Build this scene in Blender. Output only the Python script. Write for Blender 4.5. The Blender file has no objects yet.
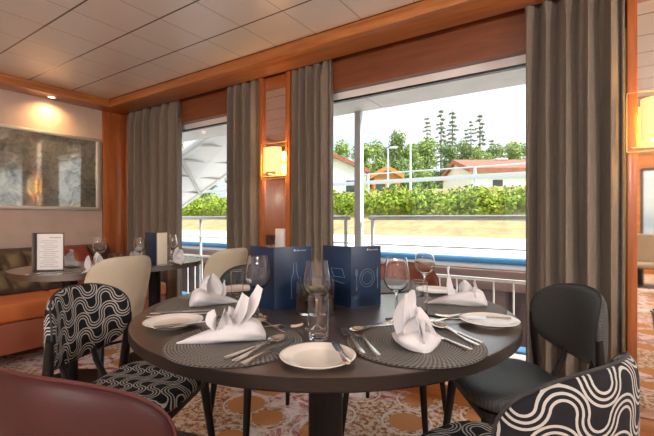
import bpy, bmesh, math, random
import numpy as np
from mathutils import Vector, Matrix
PI = math.pi
R = math.radians
scene = bpy.context.scene
COL = scene.collection

# ------------------------------------------------------------------ camera
CAM_Z = 1.076
FPX = 395.0
YAW = R(33.7)
D2 = (-math.sin(YAW), math.cos(YAW))      # view direction in plan
R2 = (math.cos(YAW), math.sin(YAW))       # right direction in plan
cam_data = bpy.data.cameras.new('camera')
cam = bpy.data.objects.new('camera', cam_data)
COL.objects.link(cam)
cam.location = (0, 0, CAM_Z)
cam.rotation_euler = (R(90), 0, YAW)
cam_data.sensor_width = 36.0
cam_data.lens = FPX * 36.0 / 654.0
cam_data.clip_start = 0.02
cam_data.clip_end = 400
scene.camera = cam
scene.view_settings.view_transform = 'Standard'
scene.view_settings.look = 'None'
scene.view_settings.exposure = 0.55
scene.view_settings.gamma = 1.0
scene.view_settings.use_curve_mapping = False
scene.cycles.transparent_max_bounces = 32
scene.cycles.max_bounces = 16
scene.cycles.transmission_bounces = 16
scene.cycles.diffuse_bounces = 5
scene.cycles.caustics_reflective = False
scene.cycles.caustics_refractive = False
scene.cycles.sample_clamp_indirect = 4.0

SKY_STRENGTH = 1.4
LAMP_FILL = 92.0      # each added, unseen globe fill
LAMP_WALL = 16.0      # cornice downlights
LAMP_SCONCE = 3.2


# ------------------------------------------------------------------ node helper
class NT:
    def __init__(self, tree):
        self.t = tree

    def n(self, kind, **kw):
        nd = self.t.nodes.new(kind)
        for k, v in kw.items():
            setattr(nd, k, v)
        return nd

    def link(self, a, b):
        self.t.links.new(a, b)

    def setin(self, sock, v):
        if v is None:
            return
        if hasattr(v, 'is_linked') or isinstance(v, bpy.types.NodeSocket):
            self.link(v, sock)
        else:
            if sock.type == 'RGBA' and len(v) == 3:
                v = (*v, 1)
            sock.default_value = v

    def m(self, op, a, b=None, c=None, clamp=False):
        nd = self.n('ShaderNodeMath', operation=op, use_clamp=clamp)
        for i, v in enumerate((a, b, c)):
            if v is not None:
                self.setin(nd.inputs[i], v)
        return nd.outputs[0]

    def coord(self, which='Object'):
        return self.n('ShaderNodeTexCoord').outputs[which]

    def mapping(self, vec, scale=(1, 1, 1), loc=(0, 0, 0), rot=(0, 0, 0)):
        nd = self.n('ShaderNodeMapping')
        self.link(vec, nd.inputs['Vector'])
        nd.inputs['Scale'].default_value = scale
        nd.inputs['Location'].default_value = loc
        nd.inputs['Rotation'].default_value = rot
        return nd.outputs[0]

    def noise(self, vec, scale=5, detail=4, rough=0.55, dist=0.0, out='Fac'):
        nd = self.n('ShaderNodeTexNoise')
        if vec is not None:
            self.link(vec, nd.inputs['Vector'])
        nd.inputs['Scale'].default_value = scale
        nd.inputs['Detail'].default_value = detail
        nd.inputs['Roughness'].default_value = rough
        nd.inputs['Distortion'].default_value = dist
        return nd.outputs[out]

    def ramp(self, fac, stops, interp='LINEAR'):
        nd = self.n('ShaderNodeValToRGB')
        nd.color_ramp.interpolation = interp
        el = nd.color_ramp.elements
        while len(el) < len(stops):
            el.new(0.5)
        for e, (p, c) in zip(el, stops):
            e.position = p
            e.color = (*c, 1) if len(c) == 3 else c
        self.link(fac, nd.inputs[0])
        return nd.outputs[0]

    def mix(self, fac, a, b):
        nd = self.n('ShaderNodeMix', data_type='RGBA')
        self.setin(nd.inputs[0], fac)
        self.setin(nd.inputs[6], a)
        self.setin(nd.inputs[7], b)
        return nd.outputs[2]

    def sep(self, vec):
        nd = self.n('ShaderNodeSeparateXYZ')
        self.link(vec, nd.inputs[0])
        return nd.outputs

    def comb(self, x, y, z=0.0):
        nd = self.n('ShaderNodeCombineXYZ')
        for i, v in enumerate((x, y, z)):
            self.setin(nd.inputs[i], v)
        return nd.outputs[0]

    def bump(self, h, strength=0.3, dist=0.01):
        nd = self.n('ShaderNodeBump')
        nd.inputs['Strength'].default_value = strength
        nd.inputs['Distance'].default_value = dist
        self.link(h, nd.inputs['Height'])
        return nd.outputs[0]


def new_mat(name):
    m = bpy.data.materials.new(name)
    m.use_nodes = True
    t = m.node_tree
    bs = t.nodes['Principled BSDF']
    return m, NT(t), bs


def pmat(name, color, rough=0.5, metal=0.0, spec=0.5, coat=0.0, vary=0.0, vscale=6.0, bumpS=0.0, bscale=60.0,
         stretch=(1, 1, 1), sheen=0.0):
    m, n, bs = new_mat(name)
    bs.inputs['Roughness'].default_value = rough
    bs.inputs['Metallic'].default_value = metal
    bs.inputs['Specular IOR Level'].default_value = spec
    bs.inputs['Coat Weight'].default_value = coat
    bs.inputs['Sheen Weight'].default_value = sheen
    co = n.mapping(n.coord('Object'), scale=stretch)
    if vary > 0:
        f = n.noise(co, vscale, 4)
        lo = tuple(max(0, c * (1 - vary)) for c in color)
        hi = tuple(min(1, c * (1 + vary)) for c in color)
        n.link(n.ramp(f, [(0.3, lo), (0.7, hi)]), bs.inputs['Base Color'])
    else:
        bs.inputs['Base Color'].default_value = (*color, 1)
    if bumpS > 0:
        n.link(n.bump(n.noise(co, bscale, 3), bumpS, 0.004), bs.inputs['Normal'])
    return m


def wood_mat(name, dark, light, axis='x', rough=0.32, coat=0.25, scale=1.0):
    m, n, bs = new_mat(name)
    st = {'x': (1.2, 14, 14), 'y': (14, 1.2, 14), 'z': (14, 14, 1.2)}[axis]
    co = n.mapping(n.coord('Object'), scale=tuple(s * scale for s in st))
    f = n.noise(co, 1.6, 6, 0.6, 0.6)
    f2 = n.noise(n.mapping(n.coord('Object'), scale=tuple(s * 6 * scale for s in st)), 1.5, 3)
    g = n.m('ADD', n.m('MULTIPLY', f, 0.75), n.m('MULTIPLY', f2, 0.25))
    n.link(n.ramp(g, [(0.32, dark), (0.68, light)]), bs.inputs['Base Color'])
    bs.inputs['Roughness'].default_value = rough
    bs.inputs['Coat Weight'].default_value = coat
    bs.inputs['Coat Roughness'].default_value = 0.15
    return m


def emit_mat(name, color, strength):
    m, n, bs = new_mat(name)
    bs.inputs['Base Color'].default_value = (*color, 1)
    bs.inputs['Emission Color'].default_value = (*color, 1)
    bs.inputs['Emission Strength'].default_value = strength
    return m


def glass_mat(name, tint=(0.97, 0.98, 0.98), edge=(0.6, 0.63, 0.65), power=2.2, refl=1.0, ior=1.45, rough=0.0):
    """thin clear glass: transparent, a little darker where seen edge on, with a fresnel reflection"""
    m = bpy.data.materials.new(name)
    m.use_nodes = True
    t = m.node_tree
    t.nodes.clear()
    n = NT(t)
    out = n.n('ShaderNodeOutputMaterial')
    tr = n.n('ShaderNodeBsdfTransparent')
    gl = n.n('ShaderNodeBsdfGlossy')
    gl.inputs['Roughness'].default_value = rough
    lw = n.n('ShaderNodeLayerWeight')
    lw.inputs['Blend'].default_value = 0.5
    f = n.m('POWER', lw.outputs['Facing'], power)
    n.link(n.mix(f, tint, edge), tr.inputs['Color'])
    fr = n.m('ADD', 0.04, n.m('MULTIPLY', n.m('POWER', lw.outputs['Facing'], 5.0), 0.9))
    mx = n.n('ShaderNodeMixShader')
    n.link(n.m('MULTIPLY', fr, refl, clamp=True), mx.inputs[0])
    n.link(tr.outputs[0], mx.inputs[1])
    n.link(gl.outputs[0], mx.inputs[2])
    n.link(mx.outputs[0], out.inputs['Surface'])
    return m


# ------------------------------------------------------------------ world (bright broken cloud)
world = bpy.data.worlds.new('sky')
scene.world = world
world.use_nodes = True
wn = NT(world.node_tree)
bg = world.node_tree.nodes['Background']
wco = wn.mapping(wn.coord('Generated'), scale=(1.6, 1.6, 4.5))
wf = wn.noise(wco, 1.7, 7, 0.58, 0.5)
wcol = wn.ramp(wf, [(0.36, (0.44, 0.52, 0.59)), (0.50, (0.68, 0.71, 0.74)), (0.62, (0.86, 0.86, 0.86))])
# overcast sky: brighter overhead than at the horizon
wz = wn.m('MAXIMUM', wn.sep(wn.coord('Generated'))[2], 0.0)
wsc = wn.n('ShaderNodeVectorMath', operation='SCALE')
wn.link(wcol, wsc.inputs[0])
wn.link(wn.m('ADD', 0.78, wn.m('MULTIPLY', wz, 1.1)), wsc.inputs['Scale'])
wn.link(wsc.outputs[0], bg.inputs['Color'])
bg.inputs['Strength'].default_value = SKY_STRENGTH

sun_d = bpy.data.lights.new('sun', 'SUN')
sun_d.energy = 5.2
sun_d.angle = R(9)
sun_d.color = (1, 0.96, 0.88)
sun_o = bpy.data.objects.new('sun', sun_d)
sun_o.rotation_euler = (Vector((math.cos(R(14)) * math.cos(R(36)), math.sin(R(14)) * math.cos(R(36)), math.sin(R(36))))).to_track_quat('Z', 'Y').to_euler()   # along the ship, a little from outside
COL.objects.link(sun_o)


# ------------------------------------------------------------------ placement helpers
def W(lat, depth, z):
    return Vector((D2[0] * depth + R2[0] * lat, D2[1] * depth + R2[1] * lat, z))


def pix(px, py, z):
    """point at height z seen at a pixel"""
    depth = (z - CAM_Z) * FPX / (218.0 - py)
    return W((px - 327.0) / FPX * depth, depth, z)


def pdep(px, py, depth):
    return W((px - 327.0) / FPX * depth, depth, CAM_Z + (218.0 - py) / FPX * depth)


def head(fl, fd):
    """z-rotation that turns local +Y to the plan direction (lateral, depth)"""
    v = W(fl, fd, 0)
    return math.atan2(-v.x, v.y)


# ------------------------------------------------------------------ mesh helpers
class B:
    def __init__(self):
        self.bm = bmesh.new()
        self.uv = None

    def box(self, c, s, bevel=0.0, rot=None, seg=2):
        r = bmesh.ops.create_cube(self.bm, size=1.0)
        vs = r['verts']
        bmesh.ops.scale(self.bm, vec=s, verts=vs)
        if bevel > 0:
            es = list({e for v in vs for e in v.link_edges})
            rb = bmesh.ops.bevel(self.bm, geom=es, offset=bevel, segments=seg, affect='EDGES', profile=0.5)
            vs = list({v for f in rb['faces'] for v in f.verts} | {v for v in vs if v.is_valid})
        if rot is not None:
            bmesh.ops.rotate(self.bm, cent=(0, 0, 0), matrix=rot, verts=vs)
        bmesh.ops.translate(self.bm, vec=c, verts=vs)
        return self

    def bx(self, x0, x1, y0, y1, z0, z1, bevel=0.0):
        return self.box(((x0 + x1) / 2, (y0 + y1) / 2, (z0 + z1) / 2), (abs(x1 - x0), abs(y1 - y0), abs(z1 - z0)), bevel)

    def cyl(self, p0, p1, r0, r1=None, seg=16, cap=True):
        r1 = r0 if r1 is None else r1
        p0, p1 = Vector(p0), Vector(p1)
        d = p1 - p0
        q = d.to_track_quat('Z', 'Y').to_matrix().to_4x4()
        mt = Matrix.Translation((p0 + p1) / 2) @ q
        bmesh.ops.create_cone(self.bm, cap_ends=cap, segments=seg, radius1=r0, radius2=r1, depth=d.length, matrix=mt)
        return self

    def sphere(self, c, s, u=16, v=10):
        mt = Matrix.Translation(c) @ Matrix.Diagonal((*s, 1))
        bmesh.ops.create_uvsphere(self.bm, u_segments=u, v_segments=v, radius=1.0, matrix=mt)
        return self

    def lathe(self, prof, seg=32, c=(0, 0, 0), closed=False):
        rings = []
        for r, z in prof:
            if r < 1e-6:
                rings.append([self.bm.verts.new((c[0], c[1], c[2] + z))])
            else:
                rings.append([self.bm.verts.new((c[0] + r * math.cos(2 * PI * k / seg), c[1] + r * math.sin(2 * PI * k / seg), c[2] + z)) for k in range(seg)])
        for a, b in zip(rings, rings[1:]):
            for k in range(seg):
                k2 = (k + 1) % seg
                if len(a) == 1 and len(b) == 1:
                    break
                if len(a) == 1:
                    self.bm.faces.new((a[0], b[k2], b[k]))
                elif len(b) == 1:
                    self.bm.faces.new((a[k], a[k2], b[0]))
                else:
                    self.bm.faces.new((a[k], a[k2], b[k2], b[k]))
        return self

    def tube(self, pts, rad, seg=8, closed=False):
        pts = [Vector(p) for p in pts]
        n = len(pts)
        rads = rad if isinstance(rad, (list, tuple)) else [rad] * n
        rings = []
        prev = None
        for i, p in enumerate(pts):
            if closed:
                t = (pts[(i + 1) % n] - pts[i - 1]).normalized()
            else:
                t = (pts[min(i + 1, n - 1)] - pts[max(i - 1, 0)]).normalized()
            if prev is None:
                a = Vector((0, 0, 1)) if abs(t.z) < 0.9 else Vector((1, 0, 0))
                nrm = t.cross(a).normalized()
            else:
                nrm = (prev - t * prev.dot(t)).normalized()
            prev = nrm
            bn = t.cross(nrm)
            rings.append([self.bm.verts.new(p + (nrm * math.cos(2 * PI * k / seg) + bn * math.sin(2 * PI * k / seg)) * rads[i]) for k in range(seg)])
        pairs = list(zip(rings, rings[1:])) + ([(rings[-1], rings[0])] if closed else [])
        for a, b in pairs:
            for k in range(seg):
                k2 = (k + 1) % seg
                self.bm.faces.new((a[k], a[k2], b[k2], b[k]))
        if not closed:
            self.bm.faces.new(list(reversed(rings[0])))
            self.bm.faces.new(rings[-1])
        return self

    def prism(self, poly, h0, h1, plane='xy'):
        def P(u, v, w):
            return {'xy': (u, v, w), 'xz': (u, w, v), 'yz': (w, u, v)}[plane]
        a = [self.bm.verts.new(P(u, v, h0)) for u, v in poly]
        b = [self.bm.verts.new(P(u, v, h1)) for u, v in poly]
        n = len(poly)
        self.bm.faces.new(a)
        self.bm.faces.new(list(reversed(b)))
        for k in range(n):
            k2 = (k + 1) % n
            self.bm.faces.new((a[k], b[k], b[k2], a[k2]))
        return self

    def pillow(self, bound, T, fn, K=7, p=5.0, T2=None, uvscale=1.0):
        """closed cushion: rings of the outline bound (list of (u,v)) lifted by a soft thickness, mapped by fn(u,v,w)"""
        T2 = T if T2 is None else T2
        if self.uv is None:
            self.uv = self.bm.loops.layers.uv.new('UVMap')
        n = len(bound)
        info = {}

        def mk(u, v, w):
            vt = self.bm.verts.new(fn(u, v, w))
            info[vt] = (u * uvscale, v * uvscale)
            return vt
        def side(sgn, TT, rim):
            rings = [[mk(0, 0, sgn * TT)]]
            for k in range(1, K):
                rho = math.sin(PI / 2 * k / K)
                h = TT * (max(0.0, 1 - rho ** p)) ** 0.5
                rings.append([mk(u * rho, v * rho, sgn * h) for u, v in bound])
            rings.append(rim)
            for a, b in zip(rings, rings[1:]):
                for j in range(n):
                    j2 = (j + 1) % n
                    if len(a) == 1:
                        f = (a[0], b[j], b[j2])
                    else:
                        f = (a[j], b[j], b[j2], a[j2])
                    if sgn < 0:
                        f = tuple(reversed(f))
                    fc = self.bm.faces.new(f)
                    for lp in fc.loops:
                        lp[self.uv].uv = info[lp.vert]
        rim = [mk(u, v, 0) for u, v in bound]
        side(1, T, rim)
        side(-1, T2, rim)
        return self

    def done(self, name, mat, parent=None, smooth=True, angle=35, loc=None, rotz=None):
        bmesh.ops.recalc_face_normals(self.bm, faces=self.bm.faces[:])
        me = bpy.data.meshes.new(name)
        self.bm.to_mesh(me)
        self.bm.free()
        if smooth:
            me.polygons.foreach_set('use_smooth', [True] * len(me.polygons))
            me.set_sharp_from_angle(angle=R(angle))
        me.materials.append(mat)
        o = bpy.data.objects.new(name, me)
        COL.objects.link(o)
        if parent is not None:
            o.parent = parent
        if loc is not None:
            o.location = loc
        if rotz is not None:
            o.rotation_euler = (0, 0, rotz)
        return o


def raw(name, verts, faces, mat, parent=None, smooth=False):
    me = bpy.data.meshes.new(name)
    me.from_pydata(verts, [], faces)
    me.update()
    if smooth:
        me.polygons.foreach_set('use_smooth', [True] * len(me.polygons))
    me.materials.append(mat)
    o = bpy.data.objects.new(name, me)
    COL.objects.link(o)
    if parent is not None:
        o.parent = parent
    return o


def tag(o, label, cat, group=None, kind=None):
    o['label'] = label
    o['category'] = cat
    if group:
        o['group'] = group
    elif 'group' in o:
        del o['group']
    if kind:
        o['kind'] = kind
    return o


def struct(o):
    o['kind'] = 'structure'
    return o


def empty(name, loc=(0, 0, 0), rotz=0.0):
    o = bpy.data.objects.new(name, None)
    COL.objects.link(o)
    o.location = loc
    o.rotation_euler = (0, 0, rotz)
    o.empty_display_size = 0.1
    return o


def copy_tree(o, parent=None):
    c = o.copy()
    COL.objects.link(c)
    if parent is not None:
        c.parent = parent
    for ch in list(o.children):
        copy_tree(ch, c)
    return c


def place(o, loc, rotz=0.0):
    o.location = loc
    o.rotation_euler = (0, 0, rotz)
    return o


def superell(a, b, n=4.0, seg=48):
    out = []
    for k in range(seg):
        t = 2 * PI * k / seg
        c, s = math.cos(t), math.sin(t)
        r = (abs(c) ** n + abs(s) ** n) ** (-1.0 / n)
        out.append((a * r * c, b * r * s))
    return out


# ------------------------------------------------------------------ materials
M = {}
M['cherry_x'] = wood_mat('cherry veneer', (0.30, 0.095, 0.024), (0.56, 0.22, 0.062), 'x')
M['cherry_y'] = wood_mat('cherry veneer along', (0.30, 0.095, 0.024), (0.56, 0.22, 0.062), 'y')
M['cherry_z'] = wood_mat('cherry veneer upright', (0.26, 0.068, 0.018), (0.48, 0.15, 0.04), 'z')
M['mahogany'] = wood_mat('mahogany head panel', (0.15, 0.044, 0.017), (0.26, 0.085, 0.032), 'x', rough=0.4)
M['table'] = wood_mat('dark table veneer', (0.030, 0.019, 0.014), (0.058, 0.038, 0.029), 'x', rough=0.4, coat=1.0)
M['table'].node_tree.nodes['Principled BSDF'].inputs['Coat IOR'].default_value = 1.8
M['table'].node_tree.nodes['Principled BSDF'].inputs['Coat Roughness'].default_value = 0.27
M['table'].node_tree.nodes['Principled BSDF'].inputs['Specular IOR Level'].default_value = 1.0
M['table_edge'] = pmat('dark table edge', (0.016, 0.011, 0.009), 0.45, spec=0.25)
M['black_metal'] = pmat('black painted metal', (0.007, 0.007, 0.008), 0.4, spec=0.2)
M['black_wood'] = pmat('black stained wood', (0.008, 0.007, 0.0065), 0.42, spec=0.25, vary=0.3, stretch=(8, 8, 1))
M['chrome'] = pmat('polished steel', (0.82, 0.81, 0.80), 0.14, 1.0)
M['steel'] = pmat('cutlery steel', (0.80, 0.76, 0.70), 0.2, 1.0)
M['silver_frame'] = pmat('silver frame', (0.74, 0.70, 0.64), 0.4, 0.55)
M['porcelain'] = pmat('white porcelain', (0.82, 0.78, 0.71), 0.12, 0.0, 0.5, 0.3)
M['linen'] = pmat('white linen', (0.69, 0.685, 0.71), 0.85, vary=0.03, bumpS=0.25, bscale=220)
M['cream'] = pmat('cream leather', (0.52, 0.46, 0.345), 0.5, vary=0.05, bumpS=0.08, bscale=300)
M['cream_dark'] = pmat('cream leather seam', (0.36, 0.29, 0.2), 0.6)
M['burgundy'] = pmat('burgundy leather', (0.042, 0.0095, 0.0095), 0.48, spec=0.3, vary=0.18, vscale=9, bumpS=0.12, bscale=260)
M['pipe_dark'] = pmat('charcoal piping', (0.02, 0.02, 0.022), 0.6)
M['pipe_burgundy'] = pmat('burgundy piping', (0.085, 0.022, 0.02), 0.4)
M['brownleather'] = pmat('russet leather', (0.19, 0.055, 0.032), 0.45, vary=0.15, bumpS=0.1, bscale=260)
M['orange'] = pmat('orange seat leather', (0.50, 0.13, 0.035), 0.42, vary=0.1, vscale=5, bumpS=0.06, bscale=200)
M['redfront'] = pmat('russet bench front', (0.27, 0.075, 0.035), 0.45, vary=0.12)
M['darkbrown'] = pmat('dark brown tufted leather', (0.034, 0.021, 0.016), 0.45, vary=0.3, vscale=14, bumpS=0.15, bscale=120)
M['redback'] = pmat('dark red leather', (0.17, 0.032, 0.022), 0.42, vary=0.2, vscale=10)
M['plinth'] = pmat('beige plinth board', (0.42, 0.34, 0.27), 0.6)
M['wall'] = pmat('taupe wall covering', (0.56, 0.44, 0.36), 0.8, vary=0.05, vscale=10, bumpS=0.1, bscale=150)
M['white'] = pmat('white paint', (0.78, 0.78, 0.76), 0.5)
M['offwhite'] = pmat('aged white paint', (0.84, 0.83, 0.80), 0.55, vary=0.06)
M['paper'] = pmat('white paper', (0.80, 0.80, 0.80), 0.8)
M['ink'] = pmat('grey print', (0.42, 0.43, 0.47), 0.8)
M['creamcard'] = pmat('cream card', (0.74, 0.69, 0.57), 0.7)
M['navy'] = pmat('navy blue card', (0.006, 0.026, 0.072), 0.42, vary=0.1)
M['whiteprint'] = pmat('white print', (0.62, 0.68, 0.74), 0.6)
M['lineprint'] = pmat('pale line print', (0.17, 0.25, 0.34), 0.6)
M['taupeframe'] = pmat('taupe menu cover', (0.12, 0.095, 0.085), 0.5)
M['grey_post'] = pmat('grey painted steel', (0.62, 0.66, 0.70), 0.45, 0.0)
M['rail_steel'] = pmat('brushed rail steel', (0.55, 0.57, 0.59), 0.4, 0.3)
M['window_dark'] = pmat('dark window frame', (0.015, 0.014, 0.013), 0.4)
M['brass'] = pmat('gold anodised frame', (0.55, 0.36, 0.12), 0.3, 0.8)
M['soil'] = pmat('brown pot soil', (0.07, 0.035, 0.018), 0.9, vary=0.5, vscale=60, bumpS=0.5, bscale=80)
M['succulent'] = pmat('green moss', (0.16, 0.20, 0.035), 0.7, vary=0.4, vscale=60)
M['blue_pipe'] = pmat('blue painted edge', (0.045, 0.21, 0.42), 0.35, vary=0.1)
M['concrete'] = pmat('pale concrete', (0.66, 0.655, 0.65), 0.9, vary=0.06, vscale=1.5)
M['asphalt'] = pmat('pale asphalt', (0.45, 0.46, 0.46), 0.9, vary=0.08, vscale=2)
M['deck'] = pmat('beige deck coating', (0.74, 0.69, 0.63), 0.7, vary=0.05)
M['timber'] = pmat('brown fender timber', (0.20, 0.115, 0.095), 0.8, vary=0.25, vscale=3, stretch=(0.4, 3, 3))
M['water'] = pmat('river water', (0.03, 0.045, 0.04), 0.08, bumpS=0.3, bscale=3)
M['dry_grass'] = pmat('dry verge grass', (0.36, 0.28, 0.135), 0.95, vary=0.25, vscale=2.5, bumpS=0.5, bscale=14)
M['green_grass'] = pmat('green bank grass', (0.22, 0.30, 0.07), 0.95, vary=0.3, vscale=1.0)
M['rooftile'] = pmat('red roof tiles', (0.36, 0.13, 0.085), 0.8, vary=0.2, vscale=3)
M['roof_orange'] = pmat('orange gable boards', (0.58, 0.24, 0.08), 0.8, vary=0.1)
M['housewall'] = pmat('white house render', (0.80, 0.79, 0.76), 0.8)
M['bark'] = pmat('grey bark', (0.14, 0.11, 0.09), 0.9, vary=0.3)
M['housewindow'] = pmat('dark house window', (0.05, 0.06, 0.07), 0.15)
M['canopy'] = pmat('white canopy sheet', (0.62, 0.61, 0.59), 0.6, vary=0.06, vscale=2)
M['canopy_rib'] = pmat('grey canopy rib', (0.40, 0.39, 0.37), 0.6)


def leaf_mat(name, c1, c2, sc=0.5):
    m, n, bs = new_mat(name)
    f = n.noise(n.coord('Object'), sc, 3)
    g = n.n('ShaderNodeNewGeometry')
    h = n.m('ADD', n.m('MULTIPLY', f, 0.6), n.m('MULTIPLY', g.outputs['Random Per Island'], 0.4))
    n.link(n.ramp(h, [(0.25, c1), (0.75, c2)]), bs.inputs['Base Color'])
    bs.inputs['Roughness'].default_value = 0.6
    bs.inputs['Specular IOR Level'].default_value = 0.2
    return m


M['hedge'] = leaf_mat('hedge leaves', (0.13, 0.23, 0.018), (0.40, 0.50, 0.06), 0.8)
M['leaf_a'] = leaf_mat('tree leaves light', (0.17, 0.26, 0.06), (0.36, 0.46, 0.13), 0.25)
M['leaf_b'] = leaf_mat('tree leaves dark', (0.11, 0.19, 0.06), (0.25, 0.35, 0.12), 0.25)
M['needle'] = leaf_mat('conifer needles', (0.20, 0.23, 0.16), (0.36, 0.38, 0.28), 0.25)

M['glass_thin'] = glass_mat('drinking glass', (0.99, 0.993, 0.993), (0.82, 0.84, 0.85), 3.5, 2.2)
m_, n_, bs_ = new_mat('drinking glass clear')
bs_.inputs['Base Color'].default_value = (1, 1, 1, 1)
bs_.inputs['Transmission Weight'].default_value = 1.0
bs_.inputs['Roughness'].default_value = 0.0
bs_.inputs['IOR'].default_value = 1.46
M['glass'] = m_
M['pane'] = glass_mat('window glass', (0.965, 0.97, 0.965), (0.85, 0.87, 0.87), 5, 0.55)
M['shade_glass'] = glass_mat('sconce glass plate', (0.97, 0.95, 0.9), (0.8, 0.75, 0.6), 3, 0.8)


# mirror of the pilasters: clean
m_, n_, bs_ = new_mat('clear mirror')
bs_.inputs['Base Color'].default_value = (0.80, 0.74, 0.66, 1)
bs_.inputs['Metallic'].default_value = 1.0
bs_.inputs['Roughness'].default_value = 0.03
M['mirror'] = m_

# antique mirror of the left wall: silvering broken up by a dark mottled print
m_, n_, bs_ = new_mat('antique mottled mirror')
co = n_.coord('Object')
v1 = n_.noise(co, 9, 8, 0.68, 2.2)
v2 = n_.noise(n_.mapping(co, loc=(5, 3, 1)), 2.2, 5, 0.6, 0.8)
f = n_.m('ADD', n_.m('MULTIPLY', v1, 0.65), n_.m('MULTIPLY', v2, 0.35))
colr = n_.ramp(f, [(0.36, (0.10, 0.12, 0.105)), (0.48, (0.30, 0.32, 0.28)), (0.60, (0.62, 0.60, 0.50))])
n_.link(colr, bs_.inputs['Base Color'])
n_.link(n_.ramp(v1, [(0.35, (0.25,) * 3), (0.65, (0.6,) * 3)]), bs_.inputs['Metallic'])
bs_.inputs['Roughness'].default_value = 0.06
bs_.inputs['Coat Weight'].default_value = 1.0
bs_.inputs['Coat Roughness'].default_value = 0.03
bs_.inputs['Coat IOR'].default_value = 2.0
M['antique'] = m_

# curtain cloth: taupe, fine vertical slub
m_, n_, bs_ = new_mat('taupe curtain cloth')
co = n_.coord('Object')
f = n_.noise(n_.mapping(co, scale=(160, 160, 9)), 1.0, 4, 0.7)
f2 = n_.noise(n_.mapping(co, scale=(20, 20, 200)), 1.0, 3)
g = n_.m('ADD', n_.m('MULTIPLY', f, 0.7), n_.m('MULTIPLY', f2, 0.3))
n_.link(n_.ramp(g, [(0.3, (0.138, 0.111, 0.083)), (0.7, (0.23, 0.192, 0.148))]), bs_.inputs['Base Color'])
bs_.inputs['Roughness'].default_value = 0.85
bs_.inputs['Sheen Weight'].default_value = 0.15
M['curtain'] = m_

# ceiling tiles 0.35 m, lacquered panels with dark joints along the ship and finer cross joints
m_, n_, bs_ = new_mat('ceiling tiles')
s = n_.sep(n_.coord('Object'))


def joint(n, c, off, pitch, half):
    u = n.m('DIVIDE', n.m('SUBTRACT', c, off), pitch)
    fr = n.m('FRACT', u)
    d = n.m('ABSOLUTE', n.m('SUBTRACT', fr, 0.5))
    return n.m('GREATER_THAN', d, 0.5 - half / pitch)


jy = joint(n_, s[1], 1.825, 0.355, 0.0055)
jx = joint(n_, s[0], -1.54, 0.348, 0.0032)
tile = n_.n('ShaderNodeTexWhiteNoise', noise_dimensions='2D')
n_.link(n_.comb(n_.m('FLOOR', n_.m('DIVIDE', n_.m('ADD', s[0], 1.54), 0.348)), n_.m('FLOOR', n_.m('DIVIDE', n_.m('SUBTRACT', s[1], 1.825), 0.355))), tile.inputs['Vector'])
base = n_.mix(tile.outputs[0], (0.82, 0.82, 0.78), (0.87, 0.87, 0.835))
base = n_.mix(n_.m('MULTIPLY', jx, 0.6), base, (0.20, 0.17, 0.15))
base = n_.mix(jy, base, (0.07, 0.055, 0.045))
n_.link(base, bs_.inputs['Base Color'])
bs_.inputs['Roughness'].default_value = 0.33
bs_.inputs['Coat Weight'].default_value = 0.8
bs_.inputs['Coat IOR'].default_value = 1.6
bs_.inputs['Coat Roughness'].default_value = 0.25
n_.link(n_.bump(n_.m('SUBTRACT', 1.0, n_.m('MAXIMUM', jx, jy)), 0.4, 0.004), bs_.inputs['Normal'])
M['ceiling'] = m_

# carpet: pale ground with burgundy flecks, terracotta discs and scale-like arcs
m_, n_, bs_ = new_mat('patterned carpet')
co = n_.mapping(n_.coord('Object'), scale=(1, 1, 1))
wob = n_.noise(co, 5, 3)
n1 = n_.noise(co, 7, 8, 0.72, 1.4)
ground = n_.ramp(n1, [(0.36, (0.21, 0.035, 0.04)), (0.45, (0.42, 0.17, 0.15)), (0.50, (0.66, 0.52, 0.48)), (0.62, (0.74, 0.66, 0.65))])
n3 = n_.noise(n_.mapping(co, loc=(3, 7, 0)), 34, 4, 0.7)
speck = n_.ramp(n3, [(0.44, (0.30, 0.12, 0.045)), (0.54, (0.66, 0.52, 0.40))])
region = n_.noise(n_.mapping(co, loc=(11, 2, 0)), 1.9, 2)
ground = n_.mix(n_.ramp(region, [(0.48, (0,) * 3), (0.54, (1,) * 3)]), ground, speck)
vor = n_.n('ShaderNodeTexVoronoi', voronoi_dimensions='2D')
vor.inputs['Scale'].default_value = 3.3
vor.inputs['Randomness'].default_value = 0.55
n_.link(co, vor.inputs['Vector'])
dist = vor.outputs['Distance']
rc = n_.sep(vor.outputs['Color'])
disc = n_.m('LESS_THAN', n_.m('ADD', dist, n_.m('MULTIPLY', wob, 0.04)), n_.m('ADD', 0.24, n_.m('MULTIPLY', rc[0], 0.14)))
disc = n_.m('MULTIPLY', disc, n_.m('GREATER_THAN', rc[1], 0.38))
ring = n_.m('LESS_THAN', n_.m('ABSOLUTE', n_.m('SUBTRACT', dist, 0.42)), 0.02)
dcol = n_.ramp(n_.noise(co, 120, 2), [(0.35, (0.46, 0.20, 0.075)), (0.65, (0.56, 0.27, 0.11))])
cc = n_.mix(n_.m('MULTIPLY', ring, 0.8), ground, (0.72, 0.66, 0.62))
cc = n_.mix(disc, cc, dcol)
n_.link(cc, bs_.inputs['Base Color'])
bs_.inputs['Roughness'].default_value = 1.0
bs_.inputs['Specular IOR Level'].default_value = 0.1
n_.link(n_.bump(n_.noise(co, 500, 2), 0.3, 0.004), bs_.inputs['Normal'])
M['carpet'] = m_


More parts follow.
